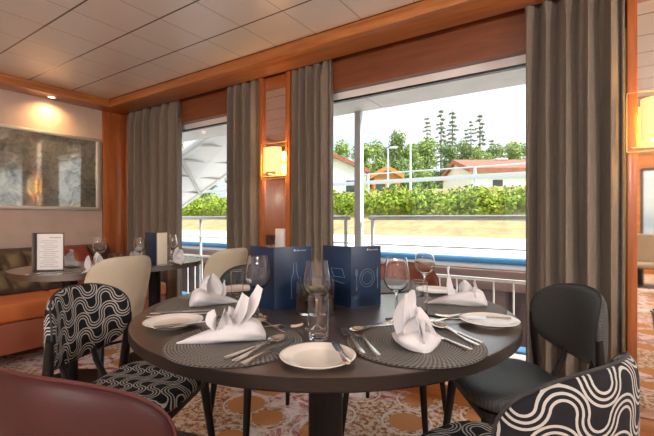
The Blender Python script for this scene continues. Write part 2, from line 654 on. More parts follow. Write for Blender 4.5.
# swirl fabric: winding triple lines on black
def swirl_mat(name, cell, white, black):
    m, n, bs = new_mat(name)
    uv = n.n('ShaderNodeUVMap')
    s = n.sep(n.mapping(uv.outputs[0], scale=(1 / cell, 1 / cell, 1), loc=(0.37, 0.21, 0), rot=(0, 0, R(12))))
    fx, fy = n.m('FRACT', s[0]), n.m('FRACT', s[1])
    # columns alternate, so half circles open up and down by turns and the lines wind in S-shapes
    flip = n.m('FLOORED_MODULO', n.m('FLOOR', s[0]), 2.0)
    gx = n.m('ADD', n.m('MULTIPLY', fx, n.m('SUBTRACT', 1.0, n.m('MULTIPLY', flip, 2.0))), flip)
    d1 = n.m('SQRT', n.m('ADD', n.m('POWER', gx, 2.0), n.m('POWER', fy, 2.0)))
    hx, hy = n.m('SUBTRACT', 1.0, gx), n.m('SUBTRACT', 1.0, fy)
    d2 = n.m('SQRT', n.m('ADD', n.m('POWER', hx, 2.0), n.m('POWER', hy, 2.0)))
    d = n.m('ABSOLUTE', n.m('SUBTRACT', n.m('MINIMUM', d1, d2), 0.5))
    e = n.m('MINIMUM', d, n.m('ABSOLUTE', n.m('SUBTRACT', d, 0.165)))
    line = n.m('LESS_THAN', e, 0.036)
    n.link(n.mix(line, black, white), bs.inputs['Base Color'])
    bs.inputs['Roughness'].default_value = 0.8
    bs.inputs['Specular IOR Level'].default_value = 0.2
    n.link(n.bump(line, 0.35, 0.002), bs.inputs['Normal'])
    return m


M['swirl'] = swirl_mat('black and white swirl fabric', 0.062, (0.44, 0.43, 0.415), (0.010, 0.010, 0.013))


def weave_mat(name, a, b, cell):
    m, n, bs = new_mat(name)
    uv = n.n('ShaderNodeUVMap')
    ck = n.n('ShaderNodeTexChecker')
    n.link(n.mapping(uv.outputs[0], rot=(0, 0, R(45))), ck.inputs['Vector'])
    ck.inputs['Scale'].default_value = 1 / cell
    ck.inputs['Color1'].default_value = (*a, 1)
    ck.inputs['Color2'].default_value = (*b, 1)
    n.link(ck.outputs[0], bs.inputs['Base Color'])
    bs.inputs['Roughness'].default_value = 0.6
    n.link(n.bump(ck.outputs[1], 0.25, 0.002), bs.inputs['Normal'])
    return m


M['greyweave'] = weave_mat('charcoal woven fabric', (0.020, 0.023, 0.023), (0.048, 0.053, 0.052), 0.0065)

# woven placemat: rings of braid
m_, n_, bs_ = new_mat('woven placemat')
s = n_.sep(n_.coord('Object'))
rr = n_.m('SQRT', n_.m('ADD', n_.m('POWER', s[0], 2.0), n_.m('POWER', s[1], 2.0)))
ang = n_.m('ARCTAN2', s[1], s[0])
ringi = n_.m('FLOOR', n_.m('MULTIPLY', rr, 130.0))
a_ = n_.m('SINE', n_.m('MULTIPLY', rr, 130.0 * 2 * PI))
b_ = n_.m('SINE', n_.m('ADD', n_.m('MULTIPLY', ang, 90.0), n_.m('MULTIPLY', ringi, 2.0)))
h = n_.m('ADD', n_.m('MULTIPLY', a_, 0.5), n_.m('MULTIPLY', b_, 0.5))
n_.link(n_.ramp(n_.m('ADD', n_.m('MULTIPLY', h, 0.5), 0.5), [(0.2, (0.020, 0.019, 0.018)), (0.8, (0.25, 0.235, 0.215))]), bs_.inputs['Base Color'])
n_.link(n_.bump(h, 0.5, 0.003), bs_.inputs['Normal'])
bs_.inputs['Roughness'].default_value = 0.55
M['placemat'] = m_

M['shade'] = emit_mat('lit linen shade', (1.0, 0.72, 0.30), 0.62)
M['bulb'] = emit_mat('lit lamp lens', (1.0, 0.80, 0.50), 9.0)
M['fill_glow'] = emit_mat('added fill glow', (1.0, 0.93, 0.84), 6.0)  # glow of the globes added as fill light

# ------------------------------------------------------------------ room shell
XL, XR, YB, YW, ZC = -4.42, 3.2, -4.8, 2.56, 2.32
o = B().bx(XL - 0.1, XR + 0.1, YB - 0.1, 2.62, -0.06, 0.0).done('floor', M['carpet'], smooth=False)
struct(o)
o = B().bx(XL - 0.1, XR + 0.1, YB - 0.1, 2.62, ZC, ZC + 0.06).done('ceiling', M['ceiling'], smooth=False)
struct(o)
struct(B().bx(XL - 0.1, XL, YB - 0.1, 2.62, 0, ZC).done('wall_left', M['wall'], smooth=False))
struct(B().bx(XR, XR + 0.1, YB - 0.1, 2.62, 0, ZC).done('wall_right', M['wall'], smooth=False))
# window wall: solid head, piers and plinth around three openings
WIN = [(-4.30, -2.33), (-1.95, 0.165), (0.46, 2.75)]
ZS, ZH = 0.11, 2.035
b = B()
b.bx(XL, XR, 2.50, 2.62, ZH, ZC)
xs = [XL] + [v for w in WIN for v in w] + [XR]
for k in range(0, len(xs), 2):
    b.bx(xs[k], xs[k + 1], 2.50, 2.62, 0.0, ZH)
struct(b.done('wall_window', M['mahogany'], smooth=False))
struct(B().bx(XL, XR, 2.31, 2.62, 0, 0.10, 0.004).done('baseboard_window', M['cherry_x']))
# opposite wall with windows
b = B()
WB = [(-4.0, -2.2), (-1.7, 0.3), (0.8, 2.8)]
b.bx(XL, XR, YB - 0.1, YB, ZH, ZC)
b.bx(XL, XR, YB - 0.1, YB, 0, 0.5)
xs = [XL] + [v for w in WB for v in w] + [XR]
for k in range(0, len(xs), 2):
    b.bx(xs[k], xs[k + 1], YB - 0.1, YB, 0.5, ZH)
struct(b.done('wall_back', M['cherry_x'], smooth=False))
for k, (x0, x1) in enumerate(WB):
    b = B()
    b.bx(x0, x1, YB - 0.08, YB - 0.02, 0.5, 0.55).bx(x0, x1, YB - 0.08, YB - 0.02, ZH - 0.05, ZH)
    b.bx(x0, x0 + 0.05, YB - 0.08, YB - 0.02, 0.55, ZH - 0.05).bx(x1 - 0.05, x1, YB - 0.08, YB - 0.02, 0.55, ZH - 0.05)
    w = struct(b.done('window_%d' % (k + 4), M['window_dark'], smooth=False))
    B().bx(x0 + 0.05, x1 - 0.05, YB - 0.053, YB - 0.047, 0.55, ZH - 0.05).done('glass_pane', M['pane'], w, smooth=False)
# cornice beams: window side and left wall
struct(B().bx(XL, XR, 2.18, 2.43, 2.24, ZC, 0.006).done('trim_1', M['cherry_x']))
struct(B().bx(XL, -4.20, YB, 2.19, 2.24, ZC, 0.006).done('trim_2', M['cherry_y']))
# corner panels on the left wall
struct(B().bx(XL, XL + 0.03, 2.215, 2.46, 0, 2.24, 0.004).done('trim_3', M['cherry_z']))
struct(B().bx(XL, XL + 0.09, 2.46, 2.50, 0, 2.24, 0.004).done('trim_4', M['cherry_z']))
struct(B().bx(XL, XL + 0.03, -1.2, 0.42, 0.0, 2.24, 0.004).done('trim_5', M['cherry_z']))
# curtain track in the slot above
struct(B().bx(XL + 0.1, XR, 2.452, 2.478, 2.285, 2.31).done('trim_6', M['window_dark'], smooth=False))
# pilasters between the windows with wooden stiles
for k, (x0, x1) in enumerate([(-2.305, -1.975), (0.15, 0.475)]):
    b = B().bx(x0, x0 + 0.04, 2.43, 2.50, 0.10, 2.24, 0.004).bx(x1 - 0.045, x1, 2.43, 2.50, 0.10, 2.24, 0.004)
    b.bx(x0 + 0.04, x1 - 0.045, 2.458, 2.50, 0.10, 2.24)
    struct(b.done('trim_%d' % (7 + k), M['cherry_z']))
    o = B().bx(x0 + 0.041, x1 - 0.046, 2.452, 2.4575, 0.105, 2.235).done('mirror_panel', M['mirror'], smooth=False)
    tag(o, ['tall narrow mirror between the two curtains behind the blue menus', 'tall mirror strip at the right edge beside the wide curtain'][k], 'mirror')

# windows
for k, (x0, x1) in enumerate(WIN):
    b = B()
    fw = 0.03
    b.bx(x0, x0 + fw, 2.565, 2.61, ZS, ZH).bx(x1 - fw, x1, 2.565, 2.61, ZS, ZH)
    b.bx(x0 + fw, x1 - fw, 2.565, 2.61, ZS - 0.01, ZS + 0.025)
    b.bx(x0 + fw, x1 - fw, 2.57, 2.605, ZH - 0.066, ZH - 0.052)
    w = struct(b.done('window_%d' % (k + 1), M['window_dark'], smooth=False))
    B().bx(x0 + fw, x1 - fw, 2.566, 2.609, ZH - 0.052, ZH - 0.001).done('head_profile', M['offwhite'], w, smooth=False)
    B().bx(x0 + fw, x1 - fw, 2.583, 2.591, ZS + 0.02, ZH - 0.055).done('glass_pane', M['pane'], w, smooth=False)
    struct(B().bx(x0, x0 + 0.022, 2.50, 2.564, ZS, ZH).bx(x1 - 0.022, x1, 2.50, 2.564, ZS, ZH).done('trim_%d' % (9 + k), M['brass'], smooth=False))

# ------------------------------------------------------------------ curtains
rng = random.Random(5)


def curtain(x0, x1, y, z0, z1, folds, seed, amp=0.036):
    rg = np.random.RandomState(seed)
    nx, nz = folds * 18, 40
    ph = rg.uniform(-0.9, 0.9, folds + 2)
    am = rg.uniform(0.65, 1.15, folds + 2)
    verts, faces = [], []
    for j in range(nz + 1):
        t = j / nz
        z = z1 + (z0 - z1) * t
        topf = min(1.0, (z1 - z) / 0.16)
        for i in range(nx + 1):
            s = i / nx
            u = s * folds
            k = int(u)
            fr = u - k
            a = am[k] * (1 - fr) + am[k + 1] * fr
            p = ph[k] * (1 - fr) + ph[k + 1] * fr
            w = math.sin(2 * PI * u + p * t * 0.9 + 0.5 * math.sin(3 * t + k))
            w = math.copysign(abs(w) ** 0.8, w)
            pinch = max(0, math.cos(2 * PI * u)) ** 6 * (1 - topf) * 0.6
            if s < 0.02 or s > 0.98:
                w = 0.35
            yy = y - amp * a * w * (0.35 + 0.65 * topf) - pinch * 0.03
            xx = x0 + (x1 - x0) * s + 0.012 * math.sin(4 * PI * u + p) * topf
            verts.append((xx, yy, z))
    for j in range(nz):
        for i in range(nx):
            a = j * (nx + 1) + i
            faces.append((a, a + 1, a + nx + 2, a + nx + 1))
    o = raw('curtain', verts, faces, M['curtain'], smooth=True)
    md = o.modifiers.new('thickness', 'SOLIDIFY')
    md.thickness = 0.004
    return o


tag(curtain(-4.29, -3.41, 2.462, 0.115, 2.285, 6, 1, 0.066), 'taupe curtain in the far left corner beside the wooden wall panel', 'curtain', 'taupe window curtains')
tag(curtain(-2.70, -2.315, 2.462, 0.115, 2.285, 4, 2, 0.06), 'narrow taupe curtain just left of the lit wall lamp and mirror', 'curtain', 'taupe window curtains')
tag(curtain(-1.965, -1.60, 2.462, 0.115, 2.285, 5, 3, 0.056), 'narrow taupe curtain between the lit wall lamp and the large window', 'curtain', 'taupe window curtains')
tag(curtain(-0.305, 0.149, 2.455, 0.115, 2.285, 5, 8, 0.078), 'widest taupe curtain right of the large window behind the charcoal chair', 'curtain', 'taupe window curtains')

# ------------------------------------------------------------------ antique mirror, lamps on the walls
e = empty('antique_mirror', (XL, 1.28, 1.54))
tag(e, 'long mottled antique mirror in a slim silver frame on the left wall', 'mirror')
hw, hh = 0.885, 0.366
b = B()
for sy in (-1, 1):
    b.bx(0.0, 0.035, sy * hw - 0.02, sy * hw + 0.02, -hh, hh, 0.006)
for sz in (-1, 1):
    b.bx(0.0, 0.035, -hw, hw, sz * hh - 0.016, sz * hh + 0.016, 0.006)
b.done('frame', M['silver_frame'], e)
B().bx(0.002, 0.018, -hw + 0.01, hw - 0.01, -hh + 0.01, hh - 0.01).done('mirror_glass', M['antique'], e, smooth=False)


def spot(parent, loc, watts, color, size=R(100), blend=0.6, r=0.03):
    l = bpy.data.lights.new('lamp', 'SPOT')
    l.energy = watts
    l.color = color
    l.spot_size = size
    l.spot_blend = blend
    l.shadow_soft_size = r
    o = bpy.data.objects.new('lamp_light', l)
    COL.objects.link(o)
    o.parent = parent
    o.location = loc
    return o


def downlight(loc, label):
    e = empty('downlight', loc)
    tag(e, label, 'downlight', 'cornice downlights')
    B().lathe([(0.026, -0.004), (0.040, -0.004), (0.043, 0.0), (0.030, 0.003)], 24).done('rim', M['silver_frame'], e)
    B().lathe([(0.0, -0.001), (0.027, -0.001), (0.027, -0.003), (0.0, -0.0035)], 24).done('lens', M['bulb'], e)
    spot(e, (0, 0, -0.012), LAMP_WALL, (1.0, 0.60, 0.26), R(165), 1.0)


downlight((-4.31, 1.69, 2.24), 'small warm downlight glowing in the wooden cornice above the left mirror')
downlight((-4.31, 0.30, 2.24), 'small warm downlight in the left cornice outside the left edge')


def sconce(x, label):
    e = empty('wall_sconce', (x, 2.452, 1.535))
    tag(e, label, 'wall lamp', 'wall lamps on the mirror pilasters')
    B().bx(-0.03, 0.03, -0.012, 0.0, -0.06, 0.05, 0.003).done('back_plate', M['silver_frame'], e)
    b = B()
    b.cyl((0, -0.012, -0.115), (0, -0.12, -0.115), 0.006).cyl((0, -0.012, -0.03), (0, -0.012, -0.12), 0.006)
    for sx in (-0.12, 0.12):
        b.cyl((sx, -0.052, -0.118), (sx, -0.02, -0.118), 0.003)
    b.cyl((-0.12, -0.02, -0.118), (0.12, -0.02, -0.118), 0.004)
    b.done('bracket', M['silver_frame'], e)
    # half-round linen shade, open top and bottom
    n = 24
    pr, po = [], []
    for k in range(n + 1):
        a = PI + PI * k / n
        pr.append((0.088 * math.cos(a), -0.064 + 0.064 * math.sin(a)))
        po.append((0.084 * math.cos(a), -0.064 + 0.060 * math.sin(a)))
    B().prism(pr + po[::-1], -0.095, 0.10).done('lamp_shade', M['shade'], e)
    # clear glass plate in front with a polished edge
    B().bx(-0.137, 0.137, -0.058, -0.052, -0.142, 0.142).done('glass_plate', M['shade_glass'], e, smooth=False)
    b = B()
    for sx in (-1, 1):
        b.bx(sx * 0.138 - 0.002, sx * 0.138 + 0.002, -0.059, -0.051, -0.142, 0.142)
    for sz in (-1, 1):
        b.bx(-0.138, 0.138, -0.059, -0.051, sz * 0.142 - 0.002, sz * 0.142 + 0.002)
    b.done('plate_edge', M['brass'], e, smooth=False)
    l = bpy.data.lights.new('sconce lamp', 'POINT')
    l.energy = LAMP_SCONCE
    l.color = (1.0, 0.58, 0.20)
    l.shadow_soft_size = 0.04
    lo = bpy.data.objects.new('lamp_light', l)
    COL.objects.link(lo)
    lo.parent = e
    lo.location = (0, -0.088, 0.055)
    l2 = lo.copy()
    l2.location = (0, -0.088, -0.05)
    COL.objects.link(l2)


sconce(-2.11, 'lit square wall lamp between the two curtains left of the large window')
sconce(0.285, 'lit wall lamp behind glass at the right edge of the room')


def fill_lamp(x, y, label):  # fill light added out of view to brighten the interior
    e = empty('fill_lamp', (x, y, ZC))
    tag(e, label, 'added fill lamp', 'added fill globes out of view')
    B().lathe([(0.0, 0.0), (0.06, 0.0), (0.06, -0.012), (0.012, -0.02), (0.012, -0.10), (0.04, -0.115), (0.0, -0.115)], 24).done('stem', M['silver_frame'], e)
    B().sphere((0, 0, -0.19), (0.085,) * 3, 24, 14).done('globe', M['fill_glow'], e)
    for k, dz in enumerate((-0.30,)):
        l = bpy.data.lights.new('globe fill', 'POINT')
        l.shadow_soft_size = 0.085
        l.energy = LAMP_FILL
        l.color = (1.0, 0.96, 0.92)
        lo = bpy.data.objects.new('lamp_light', l)
        COL.objects.link(lo)
        lo.parent = e
        lo.location = (0, 0, dz)


for x, y, t in [(2.1, 0.75, 'added unseen fill globe right of the viewer'), (-0.4, -2.2, 'added unseen fill globe behind the viewer'),
                (-0.6, -3.9, 'added unseen fill globe by the middle of the opposite windows'), (1.9, -3.2, 'added unseen fill globe by the opposite windows on the right')]:
    fill_lamp(x, y, t)

# small white wall box on the pilaster mirror
e = empty('switch_box', (-2.07, 2.452, 0.90))
tag(e, 'small white box on the mirror strip behind the left blue menu', 'switch box')
B().bx(-0.045, 0.045, -0.035, 0.0, -0.08, 0.09, 0.005).done('housing', M['white'], e)
B().bx(-0.028, 0.028, -0.038, -0.034, 0.0, 0.06, 0.002).done('button', M['paper'], e)


# ------------------------------------------------------------------ banquette
e = empty('banquette', (XL, 0, 0))
tag(e, 'orange leather wall bench with dark tufted back along the left wall', 'bench')
y0, y1 = -1.0, 2.29
B().bx(0.05, 0.55, y0 + 0.02, y1 - 0.02, 0.0, 0.12, 0.004).done('plinth', M['plinth'], e)
B().bx(0.03, 1.04, y0, y1, 0.12, 0.34, 0.012).done('seat_front', M['redfront'], e)
b = B()
for k in range(4):
    w = (y1 - y0) / 4
    b.box((0.535, y0 + w * (k + 0.5), 0.405), (1.06, w - 0.006, 0.125), 0.03, seg=4)
b.done('seat_cushion', M['orange'], e)


def tufted(ya, yb, mat, zb=0.47, zt=0.80):
    nx, nz = 40, 24
    b = B()
    vs = {}
    for j in range(nz + 1):
        for i in range(nx + 1):
            u, v = i / nx, j / nz
            cu, cv = (u * max(1, round((yb - ya) / 0.17))) % 1.0, (v * 2) % 1.0
            puff = (math.sin(PI * cu) * math.sin(PI * cv)) ** 0.35
            edge = min(1.0, 8 * min(u, 1 - u, v, 1 - v)) ** 0.5
            lean = 0.46 * (1 - v) ** 1.15
            vs[i, j] = b.bm.verts.new((0.14 + lean + 0.035 * puff * edge + 0.02 * edge, ya + (yb - ya) * u, zb + (zt - zb) * v))
    for j in range(nz):
        for i in range(nx):
            b.bm.faces.new((vs[i, j], vs[i + 1, j], vs[i + 1, j + 1], vs[i, j + 1]))
    bk = [b.bm.verts.new((0.03, y, z)) for y, z in ((ya, zb), (yb, zb), (yb, zt), (ya, zt))]
    b.bm.faces.new(bk)
    b.bm.faces.new([bk[0]] + [vs[i, 0] for i in range(nx + 1)] + [bk[1]])
    b.bm.faces.new([bk[3]] + [vs[i, nz] for i in range(nx + 1)] + [bk[2]])
    b.bm.faces.new([bk[0]] + [vs[0, j] for j in range(nz + 1)] + [bk[3]])
    b.bm.faces.new([bk[1]] + [vs[nx, j] for j in range(nz + 1)] + [bk[2]])
    return b.done('back_cushion', mat, e, angle=60)


segs = [(-1.0, -0.3, 'redback'), (-0.295, 0.395, 'darkbrown'), (0.40, 0.70, 'redback'), (0.705, 1.62, 'darkbrown'), (1.625, 1.99, 'redback'), (1.995, 2.20, 'darkbrown')]
for ya, yb, mt in segs:
    bc = tufted(ya, yb, M[mt])
    bc['label'] = 'dark red back cushion' if mt == 'redback' else 'dark brown tufted back cushion'

# ------------------------------------------------------------------ chairs
def dining_chair(fabric, leg_mat, piping):
    """low curved back with rounded ends, seat pad, four splayed tapering legs; front is +Y"""
    e = empty('dining_chair')
    b = B()
    bound = superell(0.203, 0.192, 3.4, 56)
    b.pillow(bound, 0.036, lambda u, v, w: (u * (1 + 0.10 * v / 0.225), v + 0.0, 0.455 + w + 0.02 * (u / 0.235) ** 2 * (1 if w > 0 else 0)), K=8, p=7, T2=0.03)
    b.done('seat', fabric, e, angle=60)
    RAD = 0.263

    def bend(u, v, w):
        rr = RAD + w                                  # w>0: outside (rear)
        a = u / RAD
        z = 0.681 + v
        lean = -0.015 * (v + 0.13)
        return (rr * math.sin(a), -0.225 + RAD * 1.0 - rr * math.cos(a) - 0.10 + lean + 0.04, z)
    b = B()
    bound = []
    for (u, v) in superell(0.235, 0.139, 3.0, 72):
        bound.append((u, v * (1.0 - 0.16 * (u / 0.235) ** 2)))
    b.pillow(bound, 0.021, bend, K=9, p=6, T2=0.021)
    b.done('backrest', fabric, e, angle=60)
    B().tube([bend(u * 1.004, v * 1.004, 0.0) for u, v in bound], 0.0035, 6, True).done('piping', piping, e)
    for sx in (-1, 1):
        B().cyl((sx * 0.17, 0.15, 0.435), (sx * 0.205, 0.20, 0.0), 0.019, 0.011, 14).done('leg', leg_mat, e)
        B().tube([(sx * 0.225, -0.285, 0.0), (sx * 0.210, -0.242, 0.22), (sx * 0.203, -0.218, 0.44), (sx * 0.205, -0.200, 0.60), (sx * 0.206, -0.195, 0.68)],
                 [0.011, 0.016, 0.019, 0.016, 0.012], 12).done('leg', leg_mat, e)
        B().tube([(sx * 0.075, -0.20, 0.44), (sx * 0.08, -0.250, 0.52), (sx * 0.082, -0.272, 0.60)], [0.012, 0.011, 0.010], 10).done('back_spindle', leg_mat, e)
    b = B()
    b.bx(-0.18, 0.18, -0.20, -0.175, 0.40, 0.432, 0.004).bx(-0.18, 0.18, 0.135, 0.165, 0.40, 0.432, 0.004)
    b.bx(-0.185, -0.16, -0.2, 0.15, 0.40, 0.432, 0.004).bx(0.16, 0.185, -0.2, 0.15, 0.40, 0.432, 0.004)
    b.done('seat_frame', leg_mat, e)
    return e


def put_chair(o, lat, depth, fl, fd, label):
    place(o, W(lat, depth, 0), head(fl, fd))
    tag(o, label, 'chair')
    return o


def back_at(lat, depth, fl, fd, off=0.285):
    """seat-centre position for a chair whose back stands at (lat, depth)"""
    l = math.hypot(fl, fd)
    return lat + fl / l * off, depth + fd / l * off


c = dining_chair(M['swirl'], M['black_wood'], M['pipe_dark'])
lt, dp = back_at(-0.954, 1.481, 0.993, -0.117)
put_chair(c, lt, dp, 0.993, -0.117, 'black chair with white swirl pattern left of the round table')
c2 = copy_tree(c)
lt, dp = back_at(0.506, 0.699, -0.534, 0.845)
put_chair(c2, lt, dp, -0.534, 0.845, 'black chair with white swirl pattern cut off by the bottom right corner')
c3 = dining_chair(M['burgundy'], M['black_wood'], M['pipe_burgundy'])
lt, dp = back_at(-0.481, 0.643, 0.332, 0.943)
put_chair(c3, lt, dp, 0.332, 0.943, 'burgundy leather chair cut off by the bottom left corner')
c4 = dining_chair(M['greyweave'], M['black_wood'], M['pipe_dark'])
lt, dp = back_at(0.965, 1.477, -1.0, -0.004)
put_chair(c4, lt, dp, -1.0, -0.004, 'charcoal woven dining chair right of the round table by the curtain')
c5 = copy_tree(c4)
lt, dp = back_at(-0.42, 2.16, 0.52, -0.85)
put_chair(c5, lt, dp, 0.52, -0.85, 'charcoal chair behind the wine glass left of the blue menus')
c6 = dining_chair(M['brownleather'], M['black_wood'], M['pipe_burgundy'])
lt, dp = back_at(0.45, 2.28, -0.40, -0.92)
put_chair(c6, lt, dp, -0.40, -0.92, 'russet leather chair at the window side behind the right blue menu')


def tub_chair():
    """smooth shell chair: tall rounded back wrapping the seat; front is +Y"""
    e = empty('tub_chair')
    RAD = 0.25

    def bend(u, v, w):
        rr = RAD + w
        a = u / RAD
        t = (v + 0.25) / 0.5
        k = 0.80 + 0.20 * t
        return (rr * math.sin(a) * k, -0.02 + RAD * 0.75 - rr * math.cos(a) * k - 0.08 * t, 0.61 + v)
    b = B()
    bound = []
    for (u, v) in superell(0.235, 0.25, 3.4, 72):
        bound.append((u, v))
    b.pillow(bound, 0.022, bend, K=9, p=7)
    b.done('backrest', M['cream'], e, angle=60)
    b = B()
    b.pillow(superell(0.22, 0.225, 3.2, 56), 0.045, lambda u, v, w: (u, v + 0.03, 0.43 + w), K=7, p=7)
    b.done('seat', M['cream'], e, angle=60)
    for sx in (-1, 1):
        B().cyl((sx * 0.15, 0.18, 0.40), (sx * 0.20, 0.24, 0.0), 0.016, 0.010, 12).done('leg', M['black_metal'], e)
        B().cyl((sx * 0.14, -0.12, 0.40), (sx * 0.20, -0.22, 0.0), 0.016, 0.010, 12).done('leg', M['black_metal'], e)
    B().bx(-0.16, 0.16, -0.14, 0.2, 0.372, 0.40, 0.006).done('seat_base', M['black_metal'], e)
    return e


t1 = tub_chair()
RL = PI / 2                    # faces -X (towards the wall bench)
place(t1, (-2.34, 1.25, 0), RL)
tag(t1, 'cream leather tub chair directly behind the swirl patterned chair on the left', 'chair')
t2 = copy_tree(t1)
place(t2, (-2.27, 2.00, 0), RL)
tag(t2, 'cream leather tub chair in front of the far left window', 'chair')
t3 = copy_tree(t1)
place(t3, (0.62, -2.15, 0), R(180))
tag(t3, 'cream tub chair seen only in the mirror strip on the right', 'chair')

# ------------------------------------------------------------------ tables
TC = W(-0.005, 1.454, 0)
TR, TZ = 0.65, 0.75
e = empty('round_table', TC, YAW + R(20))
tag(e, 'round dark wood pedestal table laid for dinner in the foreground', 'table')
B().lathe([(0, -0.034), (TR - 0.006, -0.034), (TR, -0.028), (TR, -0.003), (TR - 0.003, -0.0012), (TR - 0.003, -0.004), (0, -0.004)], 128, (0, 0, TZ)).done('edge_band', M['table_edge'], e)
B().lathe([(TR - 0.003, -0.004), (TR - 0.003, -0.0008), (TR - 0.006, 0.0), (0, 0.0)], 128, (0, 0, TZ)).done('tabletop', M['table'], e)
B().lathe([(0.0, 0.03), (0.063, 0.03), (0.063, 0.70), (0.09, 0.715), (0.0, 0.715)], 40).done('column', M['black_metal'], e)
B().lathe([(0.0, 0.0), (0.285, 0.0), (0.29, 0.006), (0.28, 0.014), (0.10, 0.026), (0.07, 0.04), (0.0, 0.04)], 64).done('foot_plate', M['black_metal'], e)

# rear table, oblong with rounded corners, running out from the window
RTX0, RTX1, RTY0, RTY1 = -3.20, -2.43, 0.90, 2.12
e = empty('oblong_table', ((RTX0 + RTX1) / 2, (RTY0 + RTY1) / 2, 0))
tag(e, 'dark oblong table laid in front of the wall bench', 'table')


def roundrect(hx, hy, r, seg=10):
    out = []
    for cx, cy, a0 in ((hx - r, hy - r, 0), (-hx + r, hy - r, 90), (-hx + r, -hy + r, 180), (hx - r, -hy + r, 270)):
        for k in range(seg + 1):
            a = R(a0 + 90 * k / seg)
            out.append((cx + r * math.cos(a), cy + r * math.sin(a)))
    return out


hx, hy = (RTX1 - RTX0) / 2, (RTY1 - RTY0) / 2
B().prism(roundrect(hx, hy, 0.34), TZ - 0.034, TZ).done('tabletop', M['table'], e)
for sy in (-0.3, 0.3):
    B().lathe([(0.0, 0.02), (0.045, 0.02), (0.045, 0.716), (0.0, 0.716)], 24, (0, sy, 0)).done('column', M['black_metal'], e)
    B().lathe([(0.0, 0.0), (0.22, 0.0), (0.22, 0.012), (0.06, 0.025), (0.0, 0.025)], 40, (0, sy, 0)).done('foot_plate', M['black_metal'], e)
# table seen in the mirror strip
e = empty('square_table', (0.65, -3.05, 0))
tag(e, 'dark table behind the viewer seen in the mirror strip', 'table')
B().prism(roundrect(0.4, 0.4, 0.03), TZ - 0.034, TZ).done('tabletop', M['table'], e)
B().lathe([(0.0, 0.02), (0.05, 0.02), (0.05, 0.716), (0.0, 0.716)], 24).done('column', M['black_metal'], e)
B().lathe([(0.0, 0.0), (0.25, 0.0), (0.25, 0.012), (0.06, 0.025), (0.0, 0.025)], 40).done('foot_plate', M['black_metal'], e)

# ------------------------------------------------------------------ placemats, plates
MAT_T = 0.004


def placemat(px=None, lat=0, depth=0, label=''):
    b = B()
    prof = [(0.0, 0.0), (0.175, 0.0), (0.1775, 0.002), (0.175, MAT_T), (0.0, MAT_T)]
    o = b.lathe(prof, 96).done('placemat', M['placemat'])
    place(o, W(lat, depth, TZ + 0.0004))
    tag(o, label, 'placemat', 'round woven placemats on the round table')
    return o


pm_proto = placemat(lat=-0.238, depth=1.030, label='round woven placemat under the large napkin at the front left')


def pm_copy(lat, depth, label):
    o = pm_proto.copy()
    COL.objects.link(o)
    place(o, W(lat, depth, TZ + 0.0004), random.Random(label).random() * 3)
    tag(o, label, 'placemat', 'round woven placemats on the round table')


pm_copy(0.226, 1.025, 'round woven placemat under the upright napkin at the front right')
pm_copy(-0.440, 1.450, 'round woven placemat on the left side of the round table')
pm_copy(0.462, 1.440, 'round woven placemat on the right side of the round table')
pm_copy(-0.220, 1.880, 'round woven placemat behind the left blue menu')
pm_copy(0.235, 1.880, 'round woven placemat behind the right blue menu')


def plate_mesh():
    return B().lathe([(0, 0.003), (0.045, 0.003), (0.047, 0.0), (0.053, 0.0), (0.056, 0.003), (0.083, 0.0135), (0.0865, 0.0150),
                      (0.0870, 0.0162), (0.0855, 0.0168), (0.080, 0.0158), (0.062, 0.0085), (0.056, 0.0065), (0, 0.0062)], 64)


plate_proto = plate_mesh().done('bread_plate', M['porcelain'])
PLATES = [(-0.021, 0.900, 'white bread plate at the near edge of the round table'),
          (-0.466, 1.200, 'white bread plate on the left rim of the round table'),
          (0.498, 1.212, 'white bread plate on the right rim of the round table'),
          (-0.400, 1.745, 'white bread plate at the far left behind the tumbler'),
          (0.470, 1.715, 'white bread plate at the far right behind the tumbler')]
for k, (la, de, lb) in enumerate(PLATES):
    o = plate_proto if k == 0 else plate_proto.copy()
    if k:
        COL.objects.link(o)
    place(o, W(la, de, TZ + 0.0003))
    tag(o, lb, 'plate', 'bread plates on the round table')


# ------------------------------------------------------------------ cutlery (lies along local +X, head towards +X)
def strip(b, sec, thick_fn=None):
    """flat bar through stations (x, half width, z bottom, thickness) """
    rows = []
    for x, hw, z, t in sec:
        rows.append([b.bm.verts.new((x, -hw, z + t * 0.25)), b.bm.verts.new((x, -hw * 0.6, z)), b.bm.verts.new((x, hw * 0.6, z)), b.bm.verts.new((x, hw, z + t * 0.25)),
                     b.bm.verts.new((x, hw, z + t * 0.75)), b.bm.verts.new((x, hw * 0.6, z + t)), b.bm.verts.new((x, -hw * 0.6, z + t)), b.bm.verts.new((x, -hw, z + t * 0.75))])
    for a, c in zip(rows, rows[1:]):
        for k in range(8):
            k2 = (k + 1) % 8
            b.bm.faces.new((a[k], a[k2], c[k2], c[k]))
    b.bm.faces.new(rows[0])
    b.bm.faces.new(list(reversed(rows[-1])))


HANDLE = [(-0.100, 0.005, 0.0, 0.003), (-0.095, 0.0085, 0.0, 0.0035), (-0.06, 0.0075, 0.001, 0.0035), (-0.02, 0.0042, 0.003, 0.0035)]


def knife_mesh(L=1.0):
    e = empty('knife')
    b = B()
    strip(b, [(x * L, hw, z * 0.0 + 0.0, 0.0055) for x, hw, z, t in HANDLE[:3]] + [(-0.005 * L, 0.0058, 0.0, 0.0055)])
    b.done('handle', M['steel'], e)
    b = B()
    strip(b, [(-0.005 * L, 0.0055, 0.0012, 0.002), (0.01 * L, 0.0085, 0.0012, 0.0016), (0.06 * L, 0.0092, 0.0012, 0.0014), (0.09 * L, 0.0075, 0.0012, 0.0013), (0.105 * L, 0.002, 0.0012, 0.0012)])
    b.done('blade', M['steel'], e)
    return e


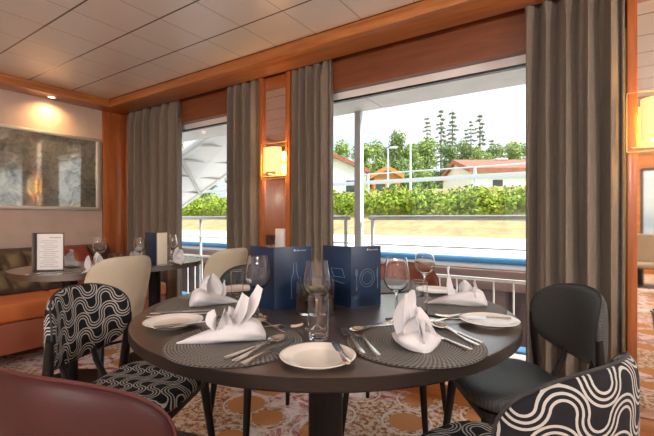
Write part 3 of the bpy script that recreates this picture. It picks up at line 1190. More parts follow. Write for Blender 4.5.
def spoon_mesh(L=1.0):
    e = empty('spoon')
    b = B()
    strip(b, [(x * L, hw, z, t) for x, hw, z, t in HANDLE] + [(0.02 * L, 0.0032, 0.007, 0.0035), (0.045 * L, 0.004, 0.0085, 0.003)])
    b.done('handle', M['steel'], e)
    b = B()
    K, n = 6, 28
    for sgn in (0, 1):
        rings = [[b.bm.verts.new((0.072 * L, 0, 0.0012 - 0.0010 * sgn + 0.0002))]]
        for k in range(1, K + 1):
            rho = k / K
            rings.append([])
            for j in range(n):
                a = 2 * PI * j / n
                ux, uy = math.cos(a), math.sin(a)
                wy = 0.0195 * (1 - 0.12 * ux)
                rings[-1].append(b.bm.verts.new((0.072 * L + 0.031 * L * rho * ux, wy * rho * uy, 0.0012 - 0.0010 * sgn + 0.0075 * rho ** 2.2 + 0.0002)))
        for r0, r1 in zip(rings, rings[1:]):
            for j in range(n):
                j2 = (j + 1) % n
                b.bm.faces.new((r0[0], r1[j], r1[j2]) if len(r0) == 1 else (r0[j], r1[j], r1[j2], r0[j2]))
        if sgn == 0:
            top = rings[-1]
        else:
            for j in range(n):
                j2 = (j + 1) % n
                b.bm.faces.new((top[j], rings[-1][j], rings[-1][j2], top[j2]))
    b.done('bowl', M['steel'], e)
    return e


def fork_mesh(L=1.0):
    e = empty('fork')
    b = B()
    strip(b, [(x * L, hw, z, t) for x, hw, z, t in HANDLE] + [(0.02 * L, 0.0032, 0.006, 0.003)])
    b.done('handle', M['steel'], e)
    b = B()
    strip(b, [(0.02 * L, 0.0032, 0.006, 0.0025), (0.034 * L, 0.0085, 0.004, 0.0022), (0.05 * L, 0.0125, 0.0015, 0.002), (0.058 * L, 0.0125, 0.001, 0.002)])
    for k in range(4):
        y = -0.0106 + 0.00707 * k
        b.tube([(0.057 * L, y, 0.002), (0.075 * L, y, 0.0022), (0.092 * L, y * 0.95, 0.0045), (0.104 * L, y * 0.9, 0.0075)], [0.0017, 0.0016, 0.0013, 0.0007], 6)
    b.done('tines', M['steel'], e)
    return e


PROTO = {'knife': knife_mesh, 'spoon': spoon_mesh, 'fork': fork_mesh}
made = {}


def cutlery(kind, p_handle, p_head, label, group, z=TZ + MAT_T + 0.0006, L=1.0, tilt=0.0):
    key = (kind, L)
    if key not in made:
        o = made[key] = PROTO[kind](L)
    else:
        o = copy_tree(made[key])
    a, c = pix(*p_handle, z), pix(*p_head, z)
    d = c - a
    o.location = (a + c) / 2
    o.location.z = z
    o.rotation_euler = (0, -tilt, math.atan2(d.y, d.x))
    tag(o, label, kind, group)


G = 'cutlery on the round table'
# front left setting
cutlery('knife', (229, 358), (279, 339), 'steel knife nearest the large front left napkin', G)
cutlery('spoon', (238, 360), (280, 339.5), 'steel soup spoon between two knives on the front left placemat', G)
cutlery('knife', (249, 362), (288, 343), 'steel knife nearest the front bread plate on the front left placemat', G)
cutlery('spoon', (285, 332), (257, 321.5), 'small steel spoon above the cutlery row on the front left placemat', G, L=0.8)
cutlery('fork', (262, 328), (288, 327), 'small steel fork crossing above the front left placemat cutlery', G, L=0.8)
# front right setting
cutlery('fork', (364, 357), (343.5, 329), 'left of two steel forks beside the front bread plate', G)
cutlery('fork', (379, 357.5), (355, 331), 'steel fork nearest the upright front right napkin', G)
cutlery('spoon', (480, 347), (433, 325), 'steel soup spoon right of the upright front right napkin', G)
cutlery('knife', (468, 350), (424, 331), 'steel knife between napkin and soup spoon on the front right placemat', G)
cutlery('knife', (479, 343), (440, 325), 'steel knife outermost on the right of the front right placemat', G)
cutlery('spoon', (386, 326), (360, 331), 'small steel spoon above the upright front right napkin', G, L=0.8)
cutlery('fork', (366, 328.5), (391, 323), 'small steel fork above the upright front right napkin', G, L=0.8)
# left setting
cutlery('knife', (156, 316.5), (200, 314), 'steel knife nearer the viewer on the left placemat', G)
cutlery('knife', (160, 313.5), (203, 311), 'steel knife nearer the napkin on the left placemat', G)
# right setting
cutlery('fork', (486, 316), (447, 316.5), 'steel fork nearer the napkin on the right placemat', G)
cutlery('fork', (473, 320), (434, 321), 'steel fork nearer the viewer on the right placemat', G)
# butter knives across the bread plates
ZP = TZ + 0.0185
cutlery('knife', (349, 366), (333, 341), 'butter knife resting on the front bread plate', G, z=ZP, L=0.75)
cutlery('knife', (160, 328), (203, 322.5), 'butter knife resting on the left bread plate', G, z=ZP, L=0.75)
cutlery('knife', (507, 319), (463, 316.5), 'butter knife resting on the right bread plate', G, z=ZP, L=0.75)


# ------------------------------------------------------------------ napkins
def napkin(seed, petals, L=0.20, W_=0.046, H=0.062, fold=1.0):
    rg = np.random.RandomState(seed)
    b = B()
    # wrapped base: a cone lying along X, point at -X, blunt end at +X
    n, K = 26, 16
    rows = []
    for i in range(K + 1):
        t = i / K
        x = -L * 0.55 + L * t
        r = (t ** 0.75) if t < 0.8 else (0.8 ** 0.75) * math.sqrt(max(0.0, 1 - ((t - 0.8) / 0.205) ** 2)) ** 0.8
        r = max(r, 0.06)
        row = []
        for j in range(n):
            a = 2 * PI * j / n
            ca, sa = math.cos(a), math.sin(a)
            crease = 1 + 0.06 * math.sin(3 * a + 5 * t + seed) + 0.05 * math.sin(7 * a - 9 * t + seed)
            y = W_ * r * ca * crease
            z = H * 0.5 * r * (sa if sa > 0 else sa) * crease
            zz = max(0.0, H * 0.46 * r + z)
            row.append(b.bm.verts.new((x, y, zz)))
        rows.append(row)
    for a, c in zip(rows, rows[1:]):
        for j in range(n):
            j2 = (j + 1) % n
            b.bm.faces.new((a[j], a[j2], c[j2], c[j]))
    b.bm.faces.new(rows[0])
    b.bm.faces.new(list(reversed(rows[-1])))
    # a turned-over hem band round the blunt end
    # standing petals
    for (x0, az, tilt, ln, wd, cup) in petals:
        m, q = 14, 10
        dirv = Vector((math.cos(az) * math.sin(tilt), math.sin(az) * math.sin(tilt), math.cos(tilt)))
        side = Vector((-math.sin(az), math.cos(az), 0))
        nor = side.cross(dirv)
        base = Vector((x0, 0.0, H * 0.42))
        grid = []
        for i in range(m + 1):
            t = i / m
            wloc = wd * (math.sin(PI * (0.16 + 0.84 * t)) ** 0.8) * (1.0 if t < 0.97 else 0.5)
            if i == m:
                wloc = 0.0015
            row = []
            for j in range(q + 1):
                s = j / q * 2 - 1
                bendz = 0.18 * ln * t * t
                p = base + dirv * (ln * t) + side * (wloc * s) + nor * (cup * wd * (abs(s) ** 1.5) * (1 - 0.4 * t) - bendz) \
                    + nor * (0.006 * math.sin(5 * t + 3 * s + seed) + 0.0035 * math.sin(9 * s + 4 * t + 2 * seed) * (1 - t))
                row.append(p)
            grid.append(row)
        f_, k_ = [], []
        for row in grid:
            f_.append([b.bm.verts.new(p) for p in row])
            k_.append([b.bm.verts.new(p + nor * 0.0022) for p in row])
        for i in range(m):
            for j in range(q):
                b.bm.faces.new((f_[i][j], f_[i][j + 1], f_[i + 1][j + 1], f_[i + 1][j]))
                b.bm.faces.new((k_[i][j], k_[i + 1][j], k_[i + 1][j + 1], k_[i][j + 1]))
            b.bm.faces.new((f_[i][0], f_[i + 1][0], k_[i + 1][0], k_[i][0]))
            b.bm.faces.new((f_[i][q], k_[i][q], k_[i + 1][q], f_[i + 1][q]))
        for j in range(q):
            b.bm.faces.new((f_[0][j], k_[0][j], k_[0][j + 1], f_[0][j + 1]))
            b.bm.faces.new((f_[m][j], f_[m][j + 1], k_[m][j + 1], k_[m][j]))
    return b.done('napkin', M['linen'], angle=70)


ZN = TZ + MAT_T + 0.0006
GN = 'folded napkins on the round table'
# az measured from +X of the napkin; X runs from point to blunt end
o = napkin(1, [(-0.02, R(175), R(25), 0.055, 0.020, 0.8), (0.0, R(60), R(22), 0.06, 0.020, 1.0), (0.006, R(4), R(44), 0.135, 0.019, 1.0), (0.012, R(-25), R(34), 0.10, 0.018, 0.9), (-0.005, R(-80), R(22), 0.06, 0.018, 0.9), (0.0, R(30), R(38), 0.10, 0.016, 0.9)], L=0.225, W_=0.05, H=0.070)
place(o, W(-0.262, 1.03, ZN), YAW + R(10))
tag(o, 'large white napkin folded like a bird at the front left', 'napkin', GN)
o = napkin(2, [(-0.015, R(95), R(9), 0.085, 0.024, 1.3), (0.0, R(-85), R(10), 0.105, 0.023, 1.3), (0.015, R(180), R(7), 0.115, 0.024, 1.2), (0.03, R(110), R(10), 0.075, 0.022, 1.2), (0.035, R(-60), R(12), 0.060, 0.022, 1.2), (0.045, R(20), R(18), 0.05, 0.022, 1.0)], L=0.165, W_=0.066, H=0.058)
place(o, W(0.213, 1.01, ZN), YAW + R(-70))
tag(o, 'white napkin standing upright on the front right placemat', 'napkin', GN)
o = napkin(3, [(0.0, R(100), R(10), 0.085, 0.030, 0.7), (0.012, R(-80), R(14), 0.080, 0.028, 0.7), (-0.02, R(180), R(30), 0.06, 0.025, 0.6)], L=0.18, W_=0.055, H=0.078)
place(o, W(-0.425, 1.465, ZN), YAW + R(205))
tag(o, 'white napkin on the left placemat in front of the cream chair', 'napkin', GN)
o = napkin(4, [(-0.015, R(170), R(20), 0.11, 0.017, 0.9), (0.015, R(60), R(14), 0.06, 0.030, 0.8), (0.035, R(-20), R(24), 0.055, 0.03, 0.8)], L=0.215, W_=0.048, H=0.078)
place(o, W(0.488, 1.46, ZN), YAW + R(-12))
tag(o, 'white napkin with one tall pointed fold on the right placemat', 'napkin', GN)

# ------------------------------------------------------------------ glassware
WG = [(0.0, 0.0), (0.034, 0.0), (0.0355, 0.0012), (0.033, 0.0024), (0.012, 0.0055), (0.0052, 0.012), (0.0038, 0.03), (0.0036, 0.075), (0.0050, 0.086),
      (0.016, 0.0935), (0.030, 0.104), (0.039, 0.119), (0.0415, 0.132), (0.0400, 0.150), (0.0355, 0.176), (0.0318, 0.2005), (0.0308, 0.2005),
      (0.0345, 0.176), (0.0388, 0.150), (0.0402, 0.132), (0.0376, 0.120), (0.0288, 0.106), (0.015, 0.096), (0.0, 0.0935)]
TU = [(0.0, 0.0), (0.024, 0.0), (0.0262, 0.002), (0.0272, 0.010), (0.02725, 0.0125), (0.0282, 0.065), (0.0292, 0.1165), (0.02922, 0.118), (0.0287, 0.1195), (0.0280, 0.118), (0.02797, 0.1165), (0.0270, 0.065), (0.0259, 0.020), (0.0258, 0.0175), (0.0225, 0.013), (0.0, 0.011)]
SH = [(0.0, 0.0), (0.028, 0.0), (0.031, 0.003), (0.034, 0.075), (0.0335, 0.076), (0.0328, 0.075), (0.0295, 0.012), (0.025, 0.009), (0.0, 0.008)]
wine_p = B().lathe(WG, 40).done('wine_glass', M['glass'], angle=70)
tumb_p = B().lathe(TU, 36).done('water_glass', M['glass'], angle=24)
used = set()


def glass(proto, lat_depth, label, cat, group, scale=1.0, z=TZ + 0.0004):
    if proto.name in used:
        o = proto.copy()
        COL.objects.link(o)
    else:
        o = proto
        used.add(proto.name)
    place(o, W(*lat_depth, z) if len(lat_depth) == 2 else Vector((lat_depth[0], lat_depth[1], z)))
    o.scale = (scale,) * 3
    tag(o, label, cat, group)
    return o


GW, GT = 'wine glasses on the round table', 'water glasses on the round table'
glass(wine_p, (-0.229, 1.312), 'wine glass standing before the left blue menu', 'wine glass', GW)
glass(wine_p, (-0.030, 1.162), 'wine glass in the middle just behind the front water glass', 'wine glass', GW)
glass(wine_p, (0.222, 1.262), 'wine glass to the right of the right blue menu', 'wine glass', GW)
glass(wine_p, (0.405, 1.64), 'far wine glass near the railing behind the right water glass', 'wine glass', GW)
glass(wine_p, (-0.270, 1.62), 'far wine glass seen through the one before the left blue menu', 'wine glass', GW)
glass(tumb_p, (-0.0235, 1.068), 'tall water glass at the front centre near the bread plate', 'water glass', GT)
glass(tumb_p, (0.302, 1.30), 'water glass on the right between two napkins', 'water glass', GT)
glass(tumb_p, (-0.371, 1.63), 'water glass left of the wine glass by the left blue menu', 'water glass', GT, 0.92)

# terrarium bowl
e = empty('planter_glass', W(-0.042, 1.372, TZ + 0.0004))
tag(e, 'low glass bowl of soil and moss between the two blue menus', 'planter')
B().lathe([(0.0, 0.0), (0.066, 0.0), (0.070, 0.004), (0.07005, 0.007), (0.0715, 0.106), (0.07153, 0.108), (0.0695, 0.108), (0.06947, 0.106), (0.0675, 0.012), (0.067, 0.008), (0.0, 0.007)], 48).done('bowl', M['glass'], e, angle=24)
B().lathe([(0.0, 0.0085), (0.0655, 0.0085), (0.0665, 0.052), (0.05, 0.058), (0.0, 0.061)], 32).done('soil', M['soil'], e)
b = B()
rg = random.Random(3)
for k in range(14):
    a, rr = rg.uniform(0, 2 * PI), rg.uniform(0.0, 0.046)
    s = rg.uniform(0.010, 0.018)
    b.sphere((rr * math.cos(a), rr * math.sin(a), 0.060 + s * 0.5), (s, s, s * 0.9), 10, 7)
b.done('moss', M['succulent'], e)

# ------------------------------------------------------------------ blue menus
def outline(pts, r=0.0008, closed=False):
    return pts, r, closed


def add_text(txt, size, mat, parent, mtx, name='printed_text'):
    cu = bpy.data.curves.new(name, 'FONT')
    cu.body = txt
    cu.size = size
    cu.extrude = 0.0001
    tmp = bpy.data.objects.new(name, cu)
    COL.objects.link(tmp)
    bpy.context.view_layer.update()
    dg = bpy.context.evaluated_depsgraph_get()
    me = bpy.data.meshes.new_from_object(tmp.evaluated_get(dg))
    bpy.data.objects.remove(tmp)
    me.materials.clear()
    me.materials.append(mat)
    o = bpy.data.objects.new(name, me)
    COL.objects.link(o)
    o.parent = parent
    o.matrix_local = mtx
    return o


def menu_card(spine, left, right, hgt, label, icons, z=TZ + 0.0004, mats=('navy', 'navy'), logo=True, group='blue folded menus'):
    """two stiff leaves meeting at a spine that points at the viewer; icons printed as fine raised lines"""
    s, l, r = Vector((*spine, 0)), Vector((*left, 0)), Vector((*right, 0))
    e = empty('menu_card', (s.x, s.y, z))
    tag(e, label, 'menu', group)
    for end, mt, side in ((l - s, mats[0], 'l'), (r - s, mats[1], 'r')):
        w = end.length
        ang = math.atan2(end.y, end.x)
        b = B()
        # leaf lies along local x, thickness on the rear side
        sg = 1 if side == 'r' else -1
        b.bx(0, w, 0.0 if sg > 0 else -0.003, 0.003 if sg > 0 else 0.0, 0, hgt, 0.0004)
        leaf = b.done('cover_leaf', M[mt], e, rotz=ang)
        fy = -0.0006 if sg > 0 else 0.0006
        ic = icons.get(side)
        if ic:
            b = B()
            for pts, rad, closed in ic(w, hgt, sg):
                b.tube([(x, fy * 0.5, zz) for x, zz in pts], rad, 5, closed)
            b.done('printed_icon', M['lineprint'], leaf)
        if logo and side == 'r':
            mt4 = Matrix.Translation((w * 0.58, fy, hgt - 0.016)) @ Matrix.Rotation(R(90), 4, 'X')
            add_text('nicko cruises', 0.0078, M['whiteprint'], leaf, mt4)
            b = B().bx(w * 0.52, w * 0.56, fy - 0.0001, fy + 0.0001, hgt - 0.016, hgt - 0.010)
            b.done('printed_emblem', M['whiteprint'], leaf, smooth=False)
    return e


def circ(cx, cz, r, n=32):
    return [(cx + r * math.cos(2 * PI * k / n), cz + r * math.sin(2 * PI * k / n)) for k in range(n)]


def bottle_icon(w, h, sg):
    cx, z0 = w * 0.55, 0.035
    pts = [(cx - 0.014, z0), (cx + 0.014, z0), (cx + 0.014, z0 + 0.075), (cx + 0.006, z0 + 0.095), (cx + 0.005, z0 + 0.128), (cx - 0.005, z0 + 0.128), (cx - 0.006, z0 + 0.095), (cx - 0.014, z0 + 0.075)]
    out = [(pts, 0.0009, True)]
    gx = cx + 0.034
    out.append(([(gx, z0), (gx, z0 + 0.03)], 0.0008, False))
    out.append(([(gx - 0.012, z0 + 0.075), (gx - 0.011, z0 + 0.045), (gx, z0 + 0.03), (gx + 0.011, z0 + 0.045), (gx + 0.012, z0 + 0.075)], 0.0008, False))
    return out


def plate_icon(w, h, sg):
    cx, cz = w * 0.53, h * 0.47
    fx, kx = cx - 0.047, cx + 0.047
    out = [(circ(cx, cz, 0.033), 0.0009, True), (circ(cx, cz, 0.023), 0.0008, True)]
    out.append(([(fx, cz - 0.042), (fx, cz + 0.012)], 0.0012, False))
    for d in (-0.004, 0, 0.004):
        out.append(([(fx + d, cz + 0.012), (fx + d, cz + 0.034)], 0.0008, False))
    out.append(([(fx - 0.004, cz + 0.012), (fx + 0.004, cz + 0.012)], 0.0008, False))
    out.append(([(kx, cz - 0.042), (kx, cz + 0.038)], 0.0012, False))
    out.append(([(kx, cz + 0.038), (kx - 0.004, cz + 0.02), (kx - 0.004, cz)], 0.0008, False))
    return out


def tray_icon(w, h, sg):
    X = lambda f: w * f
    out = [([(X(0.22), 0.108), (X(0.30), 0.138), (X(0.70), 0.138), (X(0.60), 0.108)], 0.0009, True)]
    out.append(([(X(0.68), 0.106), (X(0.62), 0.088), (X(0.56), 0.094), (X(0.40), 0.088), (X(0.22), 0.086)], 0.0008, False))
    out.append(([(X(0.60), 0.10), (X(0.58), 0.078)], 0.0008, False))
    return out


def xy(la, de):
    v = W(la, de, 0)
    return v.x, v.y


menu_card(xy(-0.186, 1.385), xy(-0.290, 1.488), xy(-0.0585, 1.462), 0.222, 'blue folded menu with bottle drawing, left of the pair', {'r': bottle_icon})
menu_card(xy(0.087, 1.425), xy(-0.016, 1.515), xy(0.203, 1.490), 0.222, 'blue folded menu with plate and cutlery drawing, right of the pair', {'r': plate_icon, 'l': tray_icon})

# ------------------------------------------------------------------ things on the rear table
sp = pix(156.8, 265, TZ)
ll = pix(145, 263.0, TZ)
rr_ = pix(167.2, 264.0, TZ)
menu_card((sp.x, sp.y), (ll.x, ll.y), (rr_.x, rr_.y), 0.222, 'blue and cream folded menu on the oblong rear table', {}, mats=('navy', 'creamcard'), logo=False)
# framed white menu page
p = pix(48.5, 271.5, TZ)
e = empty('menu_stand', (p.x, p.y, TZ + 0.0004), head(-0.15, 1) )
tag(e, 'white printed menu page in a taupe cover on the rear table', 'menu')
tl = Matrix.Rotation(R(-6), 3, 'X')
b = B().box((0, 0.012, 0.118), (0.165, 0.006, 0.236), 0.002, rot=None)
b.bx(-0.0825, -0.0755, -0.02, 0.012, 0.0, 0.236, 0.001)
b.bx(-0.06, 0.06, 0.015, 0.06, 0.0, 0.004)
b.done('cover', M['taupeframe'], e)
B().bx(-0.068, 0.077, 0.0075, 0.0089, 0.010, 0.228).done('page', M['paper'], e, smooth=False)
b = B()
b.bx(0.0, 0.066, 0.0068, 0.0074, 0.203, 0.209)
for k in range(15):
    z = 0.188 - 0.0115 * k
    wv = 0.042 + 0.014 * math.sin(k * 2.3)
    b.bx(-wv, wv, 0.0069, 0.0074, z, z + 0.0028)
b.done('printed_lines', M['ink'], e, smooth=False)

GR = 'glasses on the oblong rear table'
for px, py, lb, pr, ct, sc in [
        (99.5, 268, 'wine glass on the rear table beside the left white napkin', wine_p, 'wine glass', 1.0),
        (139.5, 264.5, 'wine glass left of the blue and cream menu on the rear table', wine_p, 'wine glass', 0.95),
        (171.5, 261.5, 'wine glass right of the blue and cream menu on the rear table', wine_p, 'wine glass', 1.0),
        (112, 266.5, 'leftmost water glass behind the cream chair on the rear table', tumb_p, 'water glass', 0.75),
        (121, 264, 'middle small water glass on the rear table', tumb_p, 'water glass', 0.62),
        (129, 265.5, 'water glass nearest the blue and cream menu on the rear table', tumb_p, 'water glass', 0.78)]:
    p = pix(px, py, TZ)
    glass(pr, (p.x, p.y, 0), lb, ct, GR, sc)
GN2 = 'napkins on the oblong rear table'
for k, (px, py, rz, lb) in enumerate([(95, 271.5, 70, 'white napkin on the rear table before the left wine glass'), (68.5, 267, 10, 'small white napkin behind the printed menu page'),
                                      (179, 263.5, 120, 'white napkin at the window end of the rear table'), (137.5, 262, 100, 'white napkin tucked left of the blue and cream menu')]):
    p = pix(px, py, TZ)
    o = napkin(10 + k, [(-0.01, R(170), R(28), 0.085, 0.035, 0.7), (0.005, R(20), R(12), 0.095, 0.034, 0.8), (0.01, R(-80), R(15), 0.08, 0.03, 0.8)], L=0.16, W_=0.05, H=0.05)
    place(o, (p.x, p.y, TZ + 0.0004), YAW + R(rz))
    tag(o, lb, 'napkin', GN2)
GC = 'cutlery on the oblong rear table'
cutlery('knife', (30, 275), (60, 272), 'steel knife left of the printed menu page on the rear table', GC, z=TZ + 0.0006)
cutlery('fork', (66, 273.5), (88, 271.5), 'steel fork between menu page and napkin on the rear table', GC, z=TZ + 0.0006)

# wine cooler beside the mirror strip
e = empty('wine_cooler', (0.36, 2.20, 0))
tag(e, 'silver wine cooler standing beside the mirror strip at the right edge', 'wine cooler')
B().lathe([(0.0, 0.0), (0.11, 0.0), (0.115, 0.008), (0.04, 0.02), (0.016, 0.04), (0.014, 0.38), (0.03, 0.40), (0.0, 0.40)], 32).done('stand', M['chrome'], e)
B().lathe([(0.0, 0.40), (0.07, 0.40), (0.075, 0.41), (0.092, 0.575), (0.098, 0.580), (0.098, 0.588), (0.088, 0.588), (0.070, 0.415), (0.0, 0.412)], 40).done('bucket', M['chrome'], e)

# ------------------------------------------------------------------ outside: ship's side deck
struct(B().bx(-14, 8, 2.62, 3.46, -0.10, 0.045).done('floor_side_deck', M['deck'], smooth=False))
struct(B().bx(-14, 8, 3.30, 3.44, 0.045, 0.062).done('trim_12', M['blue_pipe'], smooth=False))
b = B()
for x in np.arange(-12.0, 8.0, 1.6):
    b.bx(x + 0.006, x + 1.594, 2.62, 2.90, 2.12, 2.16, 0.003).bx(x + 0.806, x + 2.394, 2.925, 3.36, 2.10, 2.16, 0.003)
struct(b.done('ceiling_overhang', M['offwhite'], smooth=False))
struct(B().bx(-14, 9, 2.60, 3.40, 2.165, 2.24).done('roof_overhang', M['window_dark'], smooth=False))


def deck_post(x, label):
    o = B().bx(-0.034, 0.034, -0.034, 0.034, 0.0, 2.055, 0.006).done('deck_post', M['grey_post'], loc=(x, 3.35, 0.045))
    tag(o, label, 'post', 'posts along the side deck')


deck_post(-1.862, 'grey square post outside the large window between two handrails')
deck_post(-6.4, 'grey square post outside hidden by the far left curtain')


def deck_rail(x0, x1, label, stanchions):
    e = empty('deck_railing', ((x0 + x1) / 2, 3.35, 0.045))
    tag(e, label, 'railing', 'railings along the side deck')
    cx = (x0 + x1) / 2
    B().tube([(x0 - cx, 0, 1.033), (x0 + 0.012 - cx, 0, 1.033), (x1 - 0.012 - cx, 0, 1.033), (x1 - cx, 0, 1.033)], [0.014, 0.022, 0.022, 0.014], 14).done('handrail', M['rail_steel'], e)
    B().cyl((x0 - cx, 0, 0.785), (x1 - cx, 0, 0.785), 0.006, seg=8).done('mid_rail', M['rail_steel'], e)
    for sx in stanchions:
        B().cyl((sx - cx, 0, 0.0), (sx - cx, 0, 1.03), 0.017, seg=12).done('stanchion', M['grey_post'], e)
    B().bx(x0 - cx, x1 - cx, -0.014, 0.014, 0.525, 0.55, 0.003).done('lower_rail', M['white'], e)
    for x in np.arange(x0 + 0.1, x1, 0.145):
        B().cyl((x - cx, 0, 0.0), (x - cx, 0, 0.53), 0.0065, seg=8).done('baluster', M['white'], e)


deck_rail(-1.755, 2.2, 'steel handrail with white balusters right of the grey post outside', [-1.715, 0.4, 2.16])
deck_rail(-6.3, -1.955, 'steel handrail with white balusters left of the grey post outside', [-6.26, -4.2, -2.01])

# quay
struct(raw('ground_water', [(-90, 3.4, -1.6), (60, 3.4, -1.6), (60, 5.3, -1.6), (-90, 5.3, -1.6)], [(0, 1, 2, 3)], M['water']))
QY, QZ = 5.2, 0.56
struct(B().bx(-60, 40, QY + 0.05, 10.8, -2.0, QZ).done('ground_quay', M['concrete'], smooth=False))
struct(B().bx(-60, 40, QY - 0.03, QY + 0.10, QZ - 0.11, QZ - 0.075).done('trim_13', M['white'], smooth=False))
o = B().cyl((-60, QY - 0.01, QZ - 0.01), (40, QY - 0.01, QZ - 0.01), 0.042, seg=14).done('quay_pipe', M['blue_pipe'])
tag(o, 'blue painted pipe running along the quay edge outside the windows', 'pipe')
o = B().bx(-60, 40, QY - 0.14, QY + 0.04, QZ - 0.36, QZ - 0.115, 0.02).done('fender_beam', M['timber'])
tag(o, 'brown timber fender beam below the blue pipe on the quay', 'fender')
m_, n_, bs_ = new_mat('rusty sheet piling')
nz_ = n_.noise(n_.mapping(n_.coord('Object'), scale=(3, 3, 0.8)), 1.5, 5, 0.65)
n_.link(n_.ramp(nz_, [(0.35, (0.06, 0.045, 0.055)), (0.65, (0.17, 0.09, 0.075))]), bs_.inputs['Base Color'])
bs_.inputs['Roughness'].default_value = 0.85
M['piling'] = m_
b = B()
pts = []
x = -30.0
while x < 16:
    pts += [(x, QY + 0.02), (x + 0.26, QY + 0.02), (x + 0.34, QY - 0.12), (x + 0.60, QY - 0.12)]
    x += 0.68
vt0 = [b.bm.verts.new((px_, py_, -2.0)) for px_, py_ in pts]
vt1 = [b.bm.verts.new((px_, py_, QZ - 0.2)) for px_, py_ in pts]
for k in range(len(pts) - 1):
    b.bm.faces.new((vt0[k], vt0[k + 1], vt1[k + 1], vt1[k]))
struct(b.done('wall_quay', M['piling'], smooth=False))

# bank: dry verge, hedge, road
ys = [(10.8, 0.56), (11.3, 0.62), (12.6, 0.95), (13.6, 1.15), (15.0, 1.9), (15.8, 2.25), (16.4, 2.3)]
vts, fcs = [], []
for x in (-60, 40):
    for y, z in ys:
        vts.append((x, y, z))
nn = len(ys)
for k in range(nn - 1):
    fcs.append((k, nn + k, nn + k + 1, k + 1))
struct(raw('ground_verge', vts, fcs, M['dry_grass']))
struct(raw('ground_road', [(-60, 16.4, 2.3), (40, 16.4, 2.3), (40, 24, 2.35), (-60, 24, 2.35)], [(0, 1, 2, 3)], M['asphalt']))
struct(raw('ground_far', [(-120, 24, 2.3), (80, 24, 2.3), (80, 200, 3.0), (-120, 200, 3.0)], [(0, 1, 2, 3)], M['green_grass']))


def leaf_cloud(name, centers, radii, count, size, mat, parent=None, seed=0, squash=0.85, shell=0.55):
    rg = np.random.RandomState(seed)
    centers, radii = np.array(centers, float), np.array(radii, float)
    p = radii ** 2
    idx = rg.choice(len(centers), count, p=p / p.sum())
    dirs = rg.normal(size=(count, 3))
    dirs /= np.linalg.norm(dirs, axis=1)[:, None]
    rad = radii[idx] * (shell + (1 - shell) * rg.rand(count)) * (0.85 + 0.3 * rg.rand(count))
    pos = centers[idx] + dirs * rad[:, None] * np.array([1, 1, squash])
    nrm = dirs + rg.normal(scale=0.6, size=(count, 3))
    nrm /= np.linalg.norm(nrm, axis=1)[:, None]
    ref = rg.normal(size=(count, 3))
    a = np.cross(nrm, ref)
    a /= np.linalg.norm(a, axis=1)[:, None]
    c = np.cross(nrm, a)
    s = size * (0.6 + 0.8 * rg.rand(count))[:, None]
    quad = np.stack([pos - a * s, pos + c * s * 0.55, pos + a * s, pos - c * s * 0.55], 1).reshape(-1, 3)
    me = bpy.data.meshes.new(name)
    me.vertices.add(count * 4)
    me.vertices.foreach_set('co', quad.ravel())
    me.loops.add(count * 4)
    me.loops.foreach_set('vertex_index', np.arange(count * 4))
    me.polygons.add(count)
    me.polygons.foreach_set('loop_start', np.arange(count) * 4)
    me.update(calc_edges=True)
    me.materials.append(mat)
    o = bpy.data.objects.new(name, me)
    COL.objects.link(o)
    if parent is not None:
        o.parent = parent
    return o


rg = np.random.RandomState(4)
cs, rs = [], []
for x in np.arange(-26, 5, 0.42):
    for q in range(2):
        r = rg.uniform(0.38, 0.62)
        cs.append((x + rg.uniform(-.25, .25), 13.9 + 0.7 * q + rg.uniform(-.2, .2), 1.42 + 0.30 * q + rg.uniform(-.18, .16)))
        rs.append(r)
o = leaf_cloud('hedge', cs, rs, 42000, 0.075, M['hedge'], seed=2, squash=1.0, shell=0.7)
tag(o, 'long bright green hedge along the bank beyond the quay', 'hedge', kind='stuff')

# guard rail along the road and thin fence rail
e = empty('guard_rail', (-10, 17.0, 2.3))
tag(e, 'grey road guard rail with thin top rail above the hedge', 'guard rail')
B().bx(-30, 26, -0.03, 0.03, 0.40, 0.58, 0.01).done('beam', M['grey_post'], e)
B().cyl((-30, 0.1, 0.90), (26, 0.1, 0.90), 0.03, seg=8).done('top_rail', M['grey_post'], e)
for x in np.arange(-29, 26, 5.0):
    B().bx(x - 0.05, x + 0.05, 0.04, 0.14, 0.0, 0.93).done('post', M['grey_post'], e, smooth=False)


